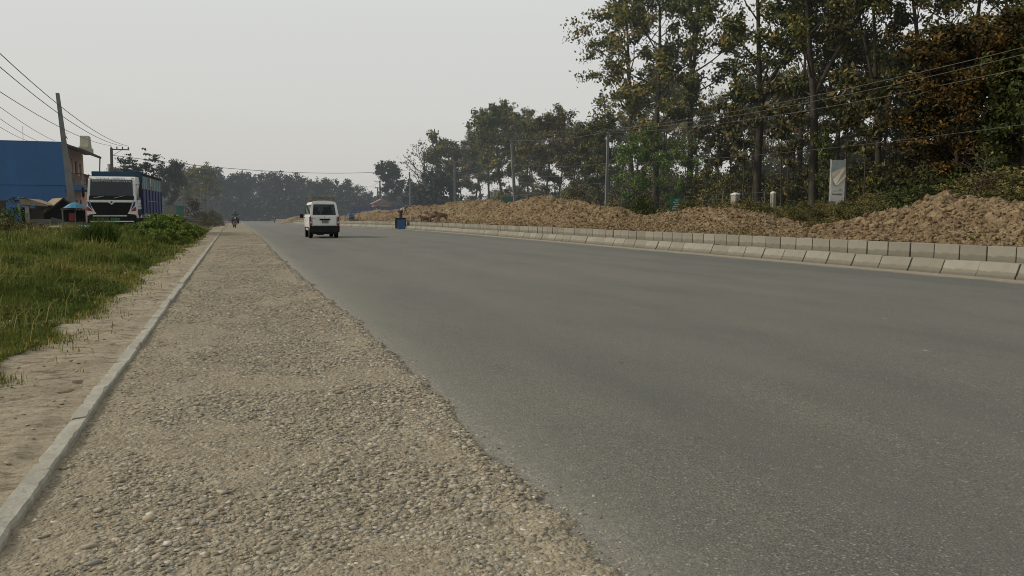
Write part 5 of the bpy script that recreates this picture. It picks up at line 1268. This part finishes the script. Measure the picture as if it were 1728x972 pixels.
# counter on the kerb with a blue cloth
cx_, cy_ = 12.26, 60.2; cz_ = .03 + float(dip(cy_))
o = empty('street_counter', (cx_, cy_, cz_), .0, 'black-topped street counter with a blue cloth front standing on the kerb', 'stall')
MB().box((0, 0, .98), (1.15, .75, .07)).box((-.02, .0, .89), (1.0, .65, .12)).build('top', M['black_plastic'], o, bevel=.01)
UU, VV = np.meshgrid(np.linspace(-.42, .40, 22), np.linspace(-.10, .86, 12), indexing='ij')
grid('blue_cloth', UU, -.40 + .02 * np.sin(UU * 24) * (1 - VV), VV, M['cloth_blue'], parent=o)
o.scale = (.74, .74, .86)
for sx in (-.48, .48):
    for sy in (-.30, .30): MB().box((sx, sy, .46), (.07, .07, .86)).build('leg', M['black_plastic'], o)
MB().box((.05, .31, .48), (.98, .03, .80)).box((.49, 0, .48), (.03, .6, .80)).build('side_panel', M['black_plastic'], o)
x, y, z = G0(716, 66); o = MB().tube([(-.3, 0, 0), (.3, 0, 0)], .25, 10).build('sack', M['tan_roof'], bevel=.0); o.location = (14.3, 64.5, .86 + float(dip(64.5))); tag(o, 'lumpy tan sack on the soil between the street counter and the brown animals', 'sack')

def sign_board(px, py0, py1, D, w, name, label, cat):
    a = at(px, py0, D); c = at(px, py1, D); x, y = a.x, a.y; g0 = gzf(x, y)
    o = empty(name, (x, y, g0), -YAW, label, cat); return o, a.z - g0, c.z - g0
# green notice board
o, zt, zb = sign_board(1142, 334, 356, 44, 0, 'notice_board', 'small green notice board with white lines of writing behind the soil heap', 'sign')
fc = MB().box((0, 0, (zt + zb) / 2), (.70, .03, zt - zb)).build('panel', M['sign_green'], o)
ln = MB(); H_ = zt - zb
for k, (xo, w_) in enumerate(((.0, .22), (-.04, .30), (0, .24), (.02, .46), (.02, .56))):
    zz = zt - H_ * (.16 + k * .17); x_ = xo - w_ / 2
    while x_ < xo + w_ / 2:
        ww = random.uniform(.02, .06); ln.box((x_ + ww / 2, -.019, zz), (ww, .004, .035 if k < 3 else .05)); x_ += ww + .012
ln.build('lettering', M['sign_white'], fc)
for sx in (-.28, .28): MB().box((sx, .03, zt / 2 - .1), (.05, .05, zt + .2)).build('post', M['pole_dark'], o)
# torn white board
o, zt, zb = sign_board(1415, 270, 332, 38, 0, 'advert_board', 'tall narrow white board with a torn, folded-down poster among the bushes', 'sign')
w = .70; mz = zb + (zt - zb) * .66
MB().box((0, .02, (zt + zb) / 2 - .3), (w, .05, zt - zb + .6)).build('panel', M['board_white'], o)
MB().box((0, -.012, (zt + mz) / 2), (w - .01, .012, zt - mz)).build('bare_backing', M['board_grey'], o)
MB().add([(-w / 2, -.03, mz - .02), (w / 2, -.03, mz + .28), (w / 2, -.05, mz - .05), (-w * .22, -.16, mz - .62), (-w * .38, -.06, mz - .35)], [(0, 1, 2, 3, 4)]).add([(-w * .22, -.16, mz - .62), (w / 2, -.05, mz - .05), (w / 2, -.10, mz - .22), (-w * .08, -.17, mz - .60)], [(0, 1, 2, 3)]).build('torn_poster', M['flex_tan'], o)
tx = MB(); tx.box((.14, -.012, mz - .85), (.16, .006, .03)).box((-.05, -.012, mz - .90), (.4, .006, .012))
for k in range(9): tx.box((-.22 + k * .055, -.012, mz - 1.05 - (k % 2) * .02), (.035, .006, .06))
tx.build('lettering', M['dark_wood'], o)
for sx in (-w / 2, w / 2): MB().box((sx, .06, zt / 2 - .05), (.045, .045, zt + .2)).build('post', M['steel'], o)
# red/white pillars
for px_, py_, D, w_, lb in ((1241, 325, 42, .34, 'square pillar with a white cap and a red lower part left of the big forked tree'), (1305, 323, 43, .22, 'small whitish capped pillar half buried in the scrub right of the big forked tree')):
    t_ = at(px_, py_, D); g0 = gzf(t_.x, t_.y); h_ = t_.z - g0
    o = empty('gate_pillar', (t_.x, t_.y, g0), .2, lb, 'pillar')
    MB().box((0, 0, h_ / 2 - .05 + .0), (w_, w_, h_ - .2)).build('shaft', M['concrete'], o, bevel=.01)
    MB().box((0, 0, h_ - .10), (w_ * 1.1, w_ * 1.1, .06)).box((0, 0, h_ - .035), (w_ * 1.05, w_ * 1.05, .07), taper=.35).build('cap', M['board_white'], o)
    if w_ > .3: MB().box((0, 0, h_ * .48), (w_ + .02, w_ + .02, h_ * .34)).build('red_band', M['roof_pink'], o)
# thin fence with pale posts behind the notice board
p0 = at(1155, 345, 47); p1 = at(1290, 345, 43)
fo = empty('wire_fence', (0, 0, 0), 0, 'thin wire fence with pale posts between the notice board and the pillar', 'fence'); prev = None
for k in range(5):
    p = p0.lerp(p1, k / 4); g0 = gzf(p.x, p.y); MB().box((p.x, p.y, g0 + .55), (.05, .05, 1.3)).build('post', M['bark_pale'], fo); cur = (p.x, p.y, g0)
    if prev:
        for zz in (.5, .85, 1.15): MB().tube([(prev[0], prev[1], prev[2] + zz), (cur[0], cur[1], cur[2] + zz)], .008, 4).build('strand', M['wire_pale'], fo)
    prev = cur
# stall remnants behind the highest heap
x, y, z = G0(866, 84); o = MB().box((0, 0, .95), (2.6, .05, 1.7)).box((-1.3, 0, .9), (.08, .08, 1.9)).box((1.3, 0, .9), (.08, .08, 1.9)).build('sheet_fence', M['green_sheet']); o.location = (x, y, z); tag(o, 'dark green sheet screen behind the leaning pole', 'fence')
x, y, z = G0(890, 78); o = empty('open_shelter', (x, y, z), 0, 'low shelter with a pale pink roof right of the leaning pole', 'shelter')
MB().prism([(-1.2, 1.75), (1.3, 1.95), (1.3, 2.02), (-1.2, 1.82)], -.6, 1.5, 'y').build('roof', M['roof_pink'], o)
for sx in (-1.1, 1.2):
    for sy in (-.5, 1.4): MB().box((sx, sy, .9), (.08, .08, 1.8)).build('post', M['dark_wood'], o)
UU, VV = np.meshgrid(np.linspace(-.9, .9, 16), np.linspace(-.4, .4, 8), indexing='ij')
x, y = kr(63.) + 4.6, 63.0; o = grid('red_cloth', UU, VV, .25 * (1 - (UU / .95) ** 2) * (1 - (VV / .45) ** 2) + .10 * fbm(UU * 4, VV * 4, 3, 5), M['cloth_red']); pp = at(855, 349, 71); o.location = (pp.x, pp.y, pp.z); tag(o, 'crumpled red cloth on top of the soil heap left of the leaning pole', 'cloth')

# ------------------------------------------------------------------ people, animals, motorcycles
def skinned(name, joints, edges, rad, mat, parent, sub=2):
    keys = list(joints); me = bpy.data.meshes.new(name); me.from_pydata([joints[k] for k in keys], [(keys.index(a), keys.index(b)) for a, b in edges], [])
    o = bpy.data.objects.new(name, me); COL.objects.link(o); o.parent = parent; me.materials.append(mat)
    s = o.modifiers.new('skin', 'SKIN'); s.use_smooth_shade = True
    for i, k in enumerate(keys):
        r = rad[k]; r = r if hasattr(r, '__len__') else (r, r); me.skin_vertices[0].data[i].radius = r; me.skin_vertices[0].data[i].use_root = (i == 0)
    ss = o.modifiers.new('sub', 'SUBSURF'); ss.levels = sub; ss.render_levels = sub
    dg = bpy.context.evaluated_depsgraph_get(); ev = bpy.data.meshes.new_from_object(o.evaluated_get(dg)); ev.name = name
    o.modifiers.clear(); o.data = ev
    if not ev.materials: ev.materials.append(mat)
    return o
POSE = {
 'stand': dict(pelvis=(0, 0, .93), chest=(0, -.01, 1.25), neck=(0, 0, 1.47), head=(0, -.02, 1.60), crown=(0, -.01, 1.71), ls=(-.17, 0, 1.40), le=(-.23, .02, 1.12), lw=(-.24, -.05, .86), lh=(-.24, -.08, .77), rs=(.17, 0, 1.40), re=(.24, .03, 1.12), rw=(.22, -.10, .90), rh=(.21, -.15, .82), lp=(-.10, 0, .88), lk=(-.11, -.02, .49), la=(-.12, .03, .09), lt=(-.13, -.12, .04), rp=(.10, 0, .88), rk=(.12, -.03, .49), ra=(.13, .02, .09), rt=(.14, -.13, .04)),
 'ride': dict(pelvis=(0, .15, .82), chest=(0, .02, 1.10), neck=(0, -.06, 1.30), head=(0, -.10, 1.42), crown=(0, -.09, 1.53), ls=(-.18, -.04, 1.24), le=(-.30, -.20, 1.05), lw=(-.28, -.44, 1.00), lh=(-.27, -.52, 1.00), rs=(.18, -.04, 1.24), re=(.30, -.20, 1.05), rw=(.28, -.44, 1.00), rh=(.27, -.52, 1.00), lp=(-.11, .12, .80), lk=(-.22, -.30, .72), la=(-.20, -.12, .34), lt=(-.21, -.26, .28), rp=(.11, .12, .80), rk=(.22, -.30, .72), ra=(.20, -.12, .34), rt=(.21, -.26, .28)),
 'sit': dict(pelvis=(0, 0, .18), chest=(0, -.06, .48), neck=(0, -.12, .68), head=(0, -.17, .80), crown=(0, -.16, .91), ls=(-.17, -.09, .62), le=(-.24, -.26, .44), lw=(-.14, -.42, .40), lh=(-.08, -.48, .40), rs=(.17, -.09, .62), re=(.24, -.26, .44), rw=(.14, -.42, .40), rh=(.08, -.48, .40), lp=(-.11, -.03, .17), lk=(-.18, -.38, .42), la=(-.14, -.52, .08), lt=(-.15, -.66, .04), rp=(.11, -.03, .17), rk=(.18, -.38, .42), ra=(.14, -.52, .08), rt=(.15, -.66, .04)),
}
POSE['bend'] = dict(POSE['stand'], chest=(0, -.26, 1.12), neck=(0, -.45, 1.22), head=(0, -.56, 1.26), crown=(0, -.66, 1.28), ls=(-.17, -.38, 1.18), le=(-.20, -.42, .92), lw=(-.18, -.50, .68), lh=(-.18, -.52, .59), rs=(.17, -.38, 1.18), re=(.20, -.42, .92), rw=(.18, -.52, .70), rh=(.18, -.55, .61))
def person(label, loc, rz, pose, shirt, trousers, scale=1.0, cap=None):
    J = POSE[pose]; root = empty('person', loc, rz, label, 'person'); root.scale = (scale,) * 3
    R = dict(pelvis=(.14, .10), chest=(.15, .10), neck=.055, head=(.085, .095), crown=.05, ls=.06, le=.042, lw=.03, lh=.032, rs=.06, re=.042, rw=.03, rh=.032, lp=.085, lk=.058, la=.04, lt=.035, rp=.085, rk=.058, ra=.04, rt=.035)
    E = [('pelvis', 'chest'), ('chest', 'neck'), ('neck', 'head'), ('head', 'crown'), ('chest', 'ls'), ('ls', 'le'), ('le', 'lw'), ('lw', 'lh'), ('chest', 'rs'), ('rs', 're'), ('re', 'rw'), ('rw', 'rh'), ('pelvis', 'lp'), ('lp', 'lk'), ('lk', 'la'), ('la', 'lt'), ('pelvis', 'rp'), ('rp', 'rk'), ('rk', 'ra'), ('ra', 'rt')]
    bd = skinned('body', J, E, R, M['skin'], root)
    sh = {k: J[k] for k in ('pelvis', 'chest', 'ls', 'le', 'rs', 're')}; sh['collar'] = tuple(np.array(J['chest']) * .25 + np.array(J['neck']) * .75)
    skinned('shirt', sh, [('pelvis', 'chest'), ('chest', 'collar'), ('chest', 'ls'), ('ls', 'le'), ('chest', 'rs'), ('rs', 're')], dict(pelvis=(.165, .125), chest=(.175, .125), collar=.075, ls=.078, le=.058, rs=.078, re=.058), M[shirt], root)
    tr_ = {k: J[k] for k in ('pelvis', 'lp', 'lk', 'la', 'rp', 'rk', 'ra')}
    skinned('trousers', tr_, [('pelvis', 'lp'), ('lp', 'lk'), ('lk', 'la'), ('pelvis', 'rp'), ('rp', 'rk'), ('rk', 'ra')], dict(pelvis=(.155, .12), lp=.10, lk=.075, la=.055, rp=.10, rk=.075, ra=.055), M[trousers], root)
    h = Vector(J['head']); c = Vector(J['crown'])
    hb = {'a': tuple(h + Vector((0, .03, .03))), 'b': tuple(c + Vector((0, .01, .0)))}
    skinned('hair' if not cap else 'cap', hb, [('a', 'b')], dict(a=.098, b=.07), M[cap or 'hair'], root)
    nb = MB().box(tuple(h + Vector((0, -.10, -.01))), (.025, .03, .04), taper=.6)
    for sx in (-1, 1): nb.box(tuple(h + Vector((sx * .088, .0, .0))), (.02, .035, .06))
    nb.build('nose_and_ears', M['skin'], bd)
    return root
def motorcycle(label, loc, rz, col='red_paint'):
    o = empty('motorcycle', loc, rz, label, 'motorcycle')
    for y_ in (-.62, .62):
        w_ = MB().ring((0, y_, .30), .26, .05, 20, 6, 'x').build('tyre', M['rubber'], o, smooth=True)
        sp_ = MB().disc((0, y_, .30), .07, .09, 10, 'x')
        for k in range(8): a = 2 * PI * k / 8; sp_.tube([(0, y_, .30), (0, y_ + .23 * math.cos(a), .30 + .23 * math.sin(a))], .006, 4)
        sp_.build('rim', M['steel'], w_)
    MB().tube([(0, -.62, .30), (0, -.42, .88), (0, -.38, 1.0)], .028, 6).tube([(0, -.40, .8), (0, .0, .55), (0, .62, .30)], .03, 6).tube([(0, -.2, .4), (0, .25, .45), (0, .5, .72)], .03, 6).build('frame', M['black_plastic'], o)
    MB().box((0, -.15, .78), (.24, .42, .20)).build('fuel_tank', M[col], o, bevel=.05)
    MB().box((0, .35, .80), (.24, .72, .10)).build('seat', M['black_plastic'], o, bevel=.03)
    MB().box((0, -.02, .42), (.26, .36, .28)).build('engine', M['steel'], o, bevel=.03)
    MB().tube([(.16, -.05, .3), (.16, .7, .34)], [.03, .05], 8).build('exhaust', M['chrome'], o)
    MB().tube([(-.34, -.32, 1.02), (-.1, -.40, 1.0), (.1, -.40, 1.0), (.34, -.32, 1.02)], .016, 6).build('handlebar', M['steel'], o)
    MB().disc((0, -.52, .90), .09, .10, 14, 'y').build('headlight', M['headlamp'], o)
    MB().box((0, -.50, 1.02), (.26, .04, .16)).box((0, -.64, .60), (.10, .30, .02)).box((0, .66, .62), (.12, .26, .02)).build('mudguard', M[col], o)
    MB().box((0, .78, .66), (.12, .04, .07)).build('tail_light', M['tail_red'], o)
    return o
rx, ry_ = .0, 74.5
rz_ = float(shoulder_z(np.array([rx]), np.array([ry_]))[0])
motorcycle('red and dark motorcycle carrying two riders along the gravel shoulder toward the camera', (rx, ry_, rz_), .12)
person('front rider in a dark teal jacket steering the red motorcycle on the shoulder', (rx, ry_ + .0, rz_), .12, 'ride', 'shirt_teal', 'trousers_dark', 1.0)
person('second rider in a green jacket sitting behind the driver on the red motorcycle', (rx + .12, ry_ + .42, rz_ + .05), .12, 'ride', 'shirt_green', 'trousers_dark', 1.0)
mp = at(463, 372, 138); mz_ = float(dip(mp.y)) + .03
motorcycle('distant dark motorcycle in the middle of the road left of the van', (mp.x, mp.y, mz_), .05, 'navy_paint')
person('dark-clothed rider on the distant motorcycle left of the van', (mp.x, mp.y, mz_), .05, 'ride', 'shirt_dark', 'trousers_dark')
# seated person in blue behind the kerb
sx_, sy_ = float(kr(80.)) + 1.15, 82.5
sp_ = at(583, 361, 78); sy_ = sp_.y; sx_ = sp_.x; sz_ = gzf(max(sx_, float(kr(sy_)) + .7), sy_)
person('person in a bright blue shirt sitting behind the kerb right of the van', (max(sx_, float(kr(sy_)) + .8), sy_, sz_), .2, 'sit', 'shirt_blue', 'trousers_brown', 1.15)
o = MB().box((0, 0, .14), (.9, .4, .26)).box((.6, .1, .12), (.5, .3, .2)).build('bundle', M['red_earth_wall'], bevel=.05); o.location = (max(sx_, float(kr(sy_)) + .8) + .15, sy_ - .85, sz_ - .05); tag(o, 'dark reddish bundle in front of the seated person in blue', 'bundle')
py_ = 64.; pxx = at(661, 361, 64); gx_ = max(pxx.x, float(kr(pxx.y)) + .9)
person('person in a cream top bending forward beside the street counter', (gx_, pxx.y, gzf(gx_, pxx.y)), .9, 'bend', 'shirt_cream', 'trousers_brown', 1.0)
pq = at(948, 342, 80); person('person in a grey shirt standing behind the highest soil heap', (pq.x, pq.y, gzf(pq.x, pq.y) + .05), .4, 'stand', 'shirt_grey', 'trousers_brown', 1.08)
mnd = empty('animal', (0, 0, 0))
bpy.data.objects.remove(mnd)
def calf(label, loc, rz, s=1.0, lying=False):
    root = empty('calf', loc, rz, label, 'animal'); root.scale = (s,) * 3
    dz = -.34 if lying else 0
    J = dict(hip=(.42, 0, .78 + dz), belly=(.0, 0, .72 + dz), chest=(-.40, 0, .76 + dz), neck=(-.62, 0, .92 + dz), poll=(-.78, 0, 1.06 + dz), muzzle=(-1.0, 0, .92 + dz), t1=(.56, 0, .80 + dz), t2=(.62, 0, .45 + dz))
    R = dict(hip=(.17, .19), belly=(.20, .21), chest=(.18, .22), neck=(.09, .12), poll=(.085, .09), muzzle=.05, t1=.03, t2=.02)
    E = [('belly', 'hip'), ('belly', 'chest'), ('chest', 'neck'), ('neck', 'poll'), ('poll', 'muzzle'), ('hip', 't1'), ('t1', 't2')]
    J2 = {'belly': J['belly']}; J2.update(J)
    for sd, n_ in ((-1, 'l'), (1, 'r')):
        y_ = sd * .13
        if lying:
            J2.update({n_ + 'fk': (-.52, y_ * 1.5, .22), n_ + 'ff': (-.30, y_ * 1.7, .06), n_ + 'hk': (.22, y_ * 1.7, .26), n_ + 'hh': (.46, y_ * 1.7, .12), n_ + 'hf': (.18, y_ * 1.9, .05)})
        else:
            J2.update({n_ + 'fk': (-.44, y_, .36), n_ + 'ff': (-.43, y_, .04), n_ + 'hk': (.32, y_, .52), n_ + 'hh': (.50, y_, .32), n_ + 'hf': (.46, y_, .04)})
        R.update({n_ + 'fk': .05, n_ + 'ff': .035, n_ + 'hk': .08, n_ + 'hh': .045, n_ + 'hf': .035})
        E += [('chest', n_ + 'fk'), (n_ + 'fk', n_ + 'ff'), ('hip', n_ + 'hk'), (n_ + 'hk', n_ + 'hh'), (n_ + 'hh', n_ + 'hf')]
    bd = skinned('body', J2, E, R, M['hide'], root, 2)
    e = MB()
    for sd in (-1, 1): e.tube([(-.76, sd * .07, 1.08 + dz), (-.72, sd * .20, 1.06 + dz)], [.035, .015], 6)
    e.build('ears', M['hide'], bd, smooth=True); return root
for px_, D_, rz_, ly, lb in ((719, 59, .3, True, 'brown calf lying closest to the street counter behind the kerb'), (733, 57.5, -.4, False, 'dark brown calf standing in the middle of the group behind the kerb'), (746, 56.5, .2, False, 'brown calf standing rightmost of the group behind the kerb')):
    p = at(px_, 361, D_); gx_ = max(p.x, float(kr(p.y)) + 1.0); calf(lb, (gx_, p.y, gzf(gx_, p.y) + .02), rz_, .74, ly)
# far white vehicle at the end of the road
cp = at(450, 371, 200); cz_ = float(dip(cp.y)) + .02
o = empty('car', (cp.x, cp.y, cz_), .0, 'tiny distant white car at the end of the road left of the far motorcycle', 'car')
MB().prism([(0, .35), (0, .85), (.5, .95), (1.0, 1.42), (2.4, 1.42), (3.1, .95), (3.7, .85), (3.7, .35)], -.78, .78, 'x').build('body', M['white_paint'], o, bevel=.06)
MB().add([(-.68, .48, .97), (.68, .48, .97), (.62, .95, 1.36), (-.62, .95, 1.36)], [(0, 1, 2, 3)]).build('windscreen', M['dark_glass'], o)
for sd in (-1, 1):
    for y_ in (.7, 3.0): wheel(o, sd * .72, y_, .30, .18, sd)
# dusty heap at the far right of the road end and pale dirt bank on the far left
x, y, z = G0(487, 125); UU, VV = np.meshgrid(np.linspace(0, 1, 26), np.linspace(0, 1, 12), indexing='ij')
o = grid('dirt_mound', (UU - .5) * 6, (VV - .5) * 3, 1.0 * np.sin(UU * PI) ** .7 * np.sin(VV * PI) * (.5 + .8 * fbm(UU * 6, VV * 4, 3, 9)), M['mound']); o.location = (9.6, 122, .3 + float(dip(122.)) - .1); tag(o, 'small reddish soil heap at the far end of the road left of the van', 'soil mound')

# ------------------------------------------------------------------ light, sky, render
SUN_EL, SUN_AZ = 34, -72        # azimuth from +Y, clockwise (west-ish, left of the road)
w = bpy.data.worlds.new('World'); SC.world = w; w.use_nodes = True; N = w.node_tree.nodes; L = w.node_tree.links
bg = N['Background']; bg.inputs['Strength'].default_value = .1
st = N.new('ShaderNodeTexSky'); st.sky_type = 'NISHITA'; st.sun_disc = False; st.sun_elevation = math.radians(SUN_EL); st.sun_rotation = math.radians(SUN_AZ)
st.air_density = 1.2; st.dust_density = 6; st.ozone_density = 1
tc = N.new('ShaderNodeTexCoord'); sp = N.new('ShaderNodeSeparateXYZ'); L.new(tc.outputs['Generated'], sp.inputs[0])
rp = N.new('ShaderNodeValToRGB'); e = rp.color_ramp.elements
e[0].position = 0.0; e[0].color = (4.85 / 8, 4.75 / 8, 4.5 / 8, 1); e[1].position = .5; e[1].color = (5.05 / 8, 5.4 / 8, 5.45 / 8, 1)
x_ = e.new(.12); x_.color = (5.3 / 8, 5.25 / 8, 5.05 / 8, 1); x_ = e.new(.28); x_.color = (5.65 / 8, 5.7 / 8, 5.6 / 8, 1); x_ = e.new(1.0); x_.color = (4.6 / 8, 4.95 / 8, 5.1 / 8, 1)
L.new(sp.outputs['Z'], rp.inputs[0])
sc = N.new('ShaderNodeVectorMath'); sc.operation = 'SCALE'; sc.inputs['Scale'].default_value = 10.3; nz = N.new('ShaderNodeTexNoise'); nz.inputs['Scale'].default_value = 1.6; nz.inputs['Detail'].default_value = 5
mp_ = N.new('ShaderNodeMapping'); mp_.inputs['Scale'].default_value = (1, 1, 3); L.new(tc.outputs['Generated'], mp_.inputs[0]); L.new(mp_.outputs[0], nz.inputs['Vector'])
nr = N.new('ShaderNodeValToRGB'); nr.color_ramp.elements[0].position = .3; nr.color_ramp.elements[0].color = (.95, .965, .975, 1); nr.color_ramp.elements[1].position = .7; nr.color_ramp.elements[1].color = (1.03, 1.02, 1.0, 1)
mm = N.new('ShaderNodeMixRGB'); mm.blend_type = 'MULTIPLY'; mm.inputs[0].default_value = 1; L.new(rp.outputs[0], mm.inputs[1]); L.new(nr.outputs[0], mm.inputs[2])
L.new(mm.outputs[0], sc.inputs[0])
mx = N.new('ShaderNodeMixRGB'); mx.inputs[0].default_value = .90; L.new(st.outputs[0], mx.inputs[1]); L.new(sc.outputs[0], mx.inputs[2]); L.new(mx.outputs[0], bg.inputs['Color'])
sl = bpy.data.lights.new('sun', 'SUN'); sl.energy = 2.4; sl.angle = math.radians(10); sl.color = (1, .94, .84)
so = bpy.data.objects.new('sun', sl); COL.objects.link(so)
az, el = math.radians(SUN_AZ), math.radians(SUN_EL)
so.rotation_euler = Vector((math.sin(az) * math.cos(el), math.cos(az) * math.cos(el), math.sin(el))).to_track_quat('Z', 'Y').to_euler()
SC.view_settings.view_transform = 'Standard'; SC.view_settings.look = 'None'; SC.view_settings.exposure = 0; SC.view_settings.gamma = 1
SC.render.engine = 'CYCLES'
SC.cycles.filter_width = 1.0; SC.cycles.max_bounces = 5; SC.cycles.diffuse_bounces = 2; SC.cycles.glossy_bounces = 2; SC.cycles.transparent_max_bounces = 8
for ob in SC.objects:
    if ob.type == 'MESH' and ob.parent is None and 'label' not in ob and 'kind' not in ob: print('UNLABELLED', ob.name)
for ob in SC.objects:
    if ob.get('label') == 'x': print('X LABEL', ob.name)
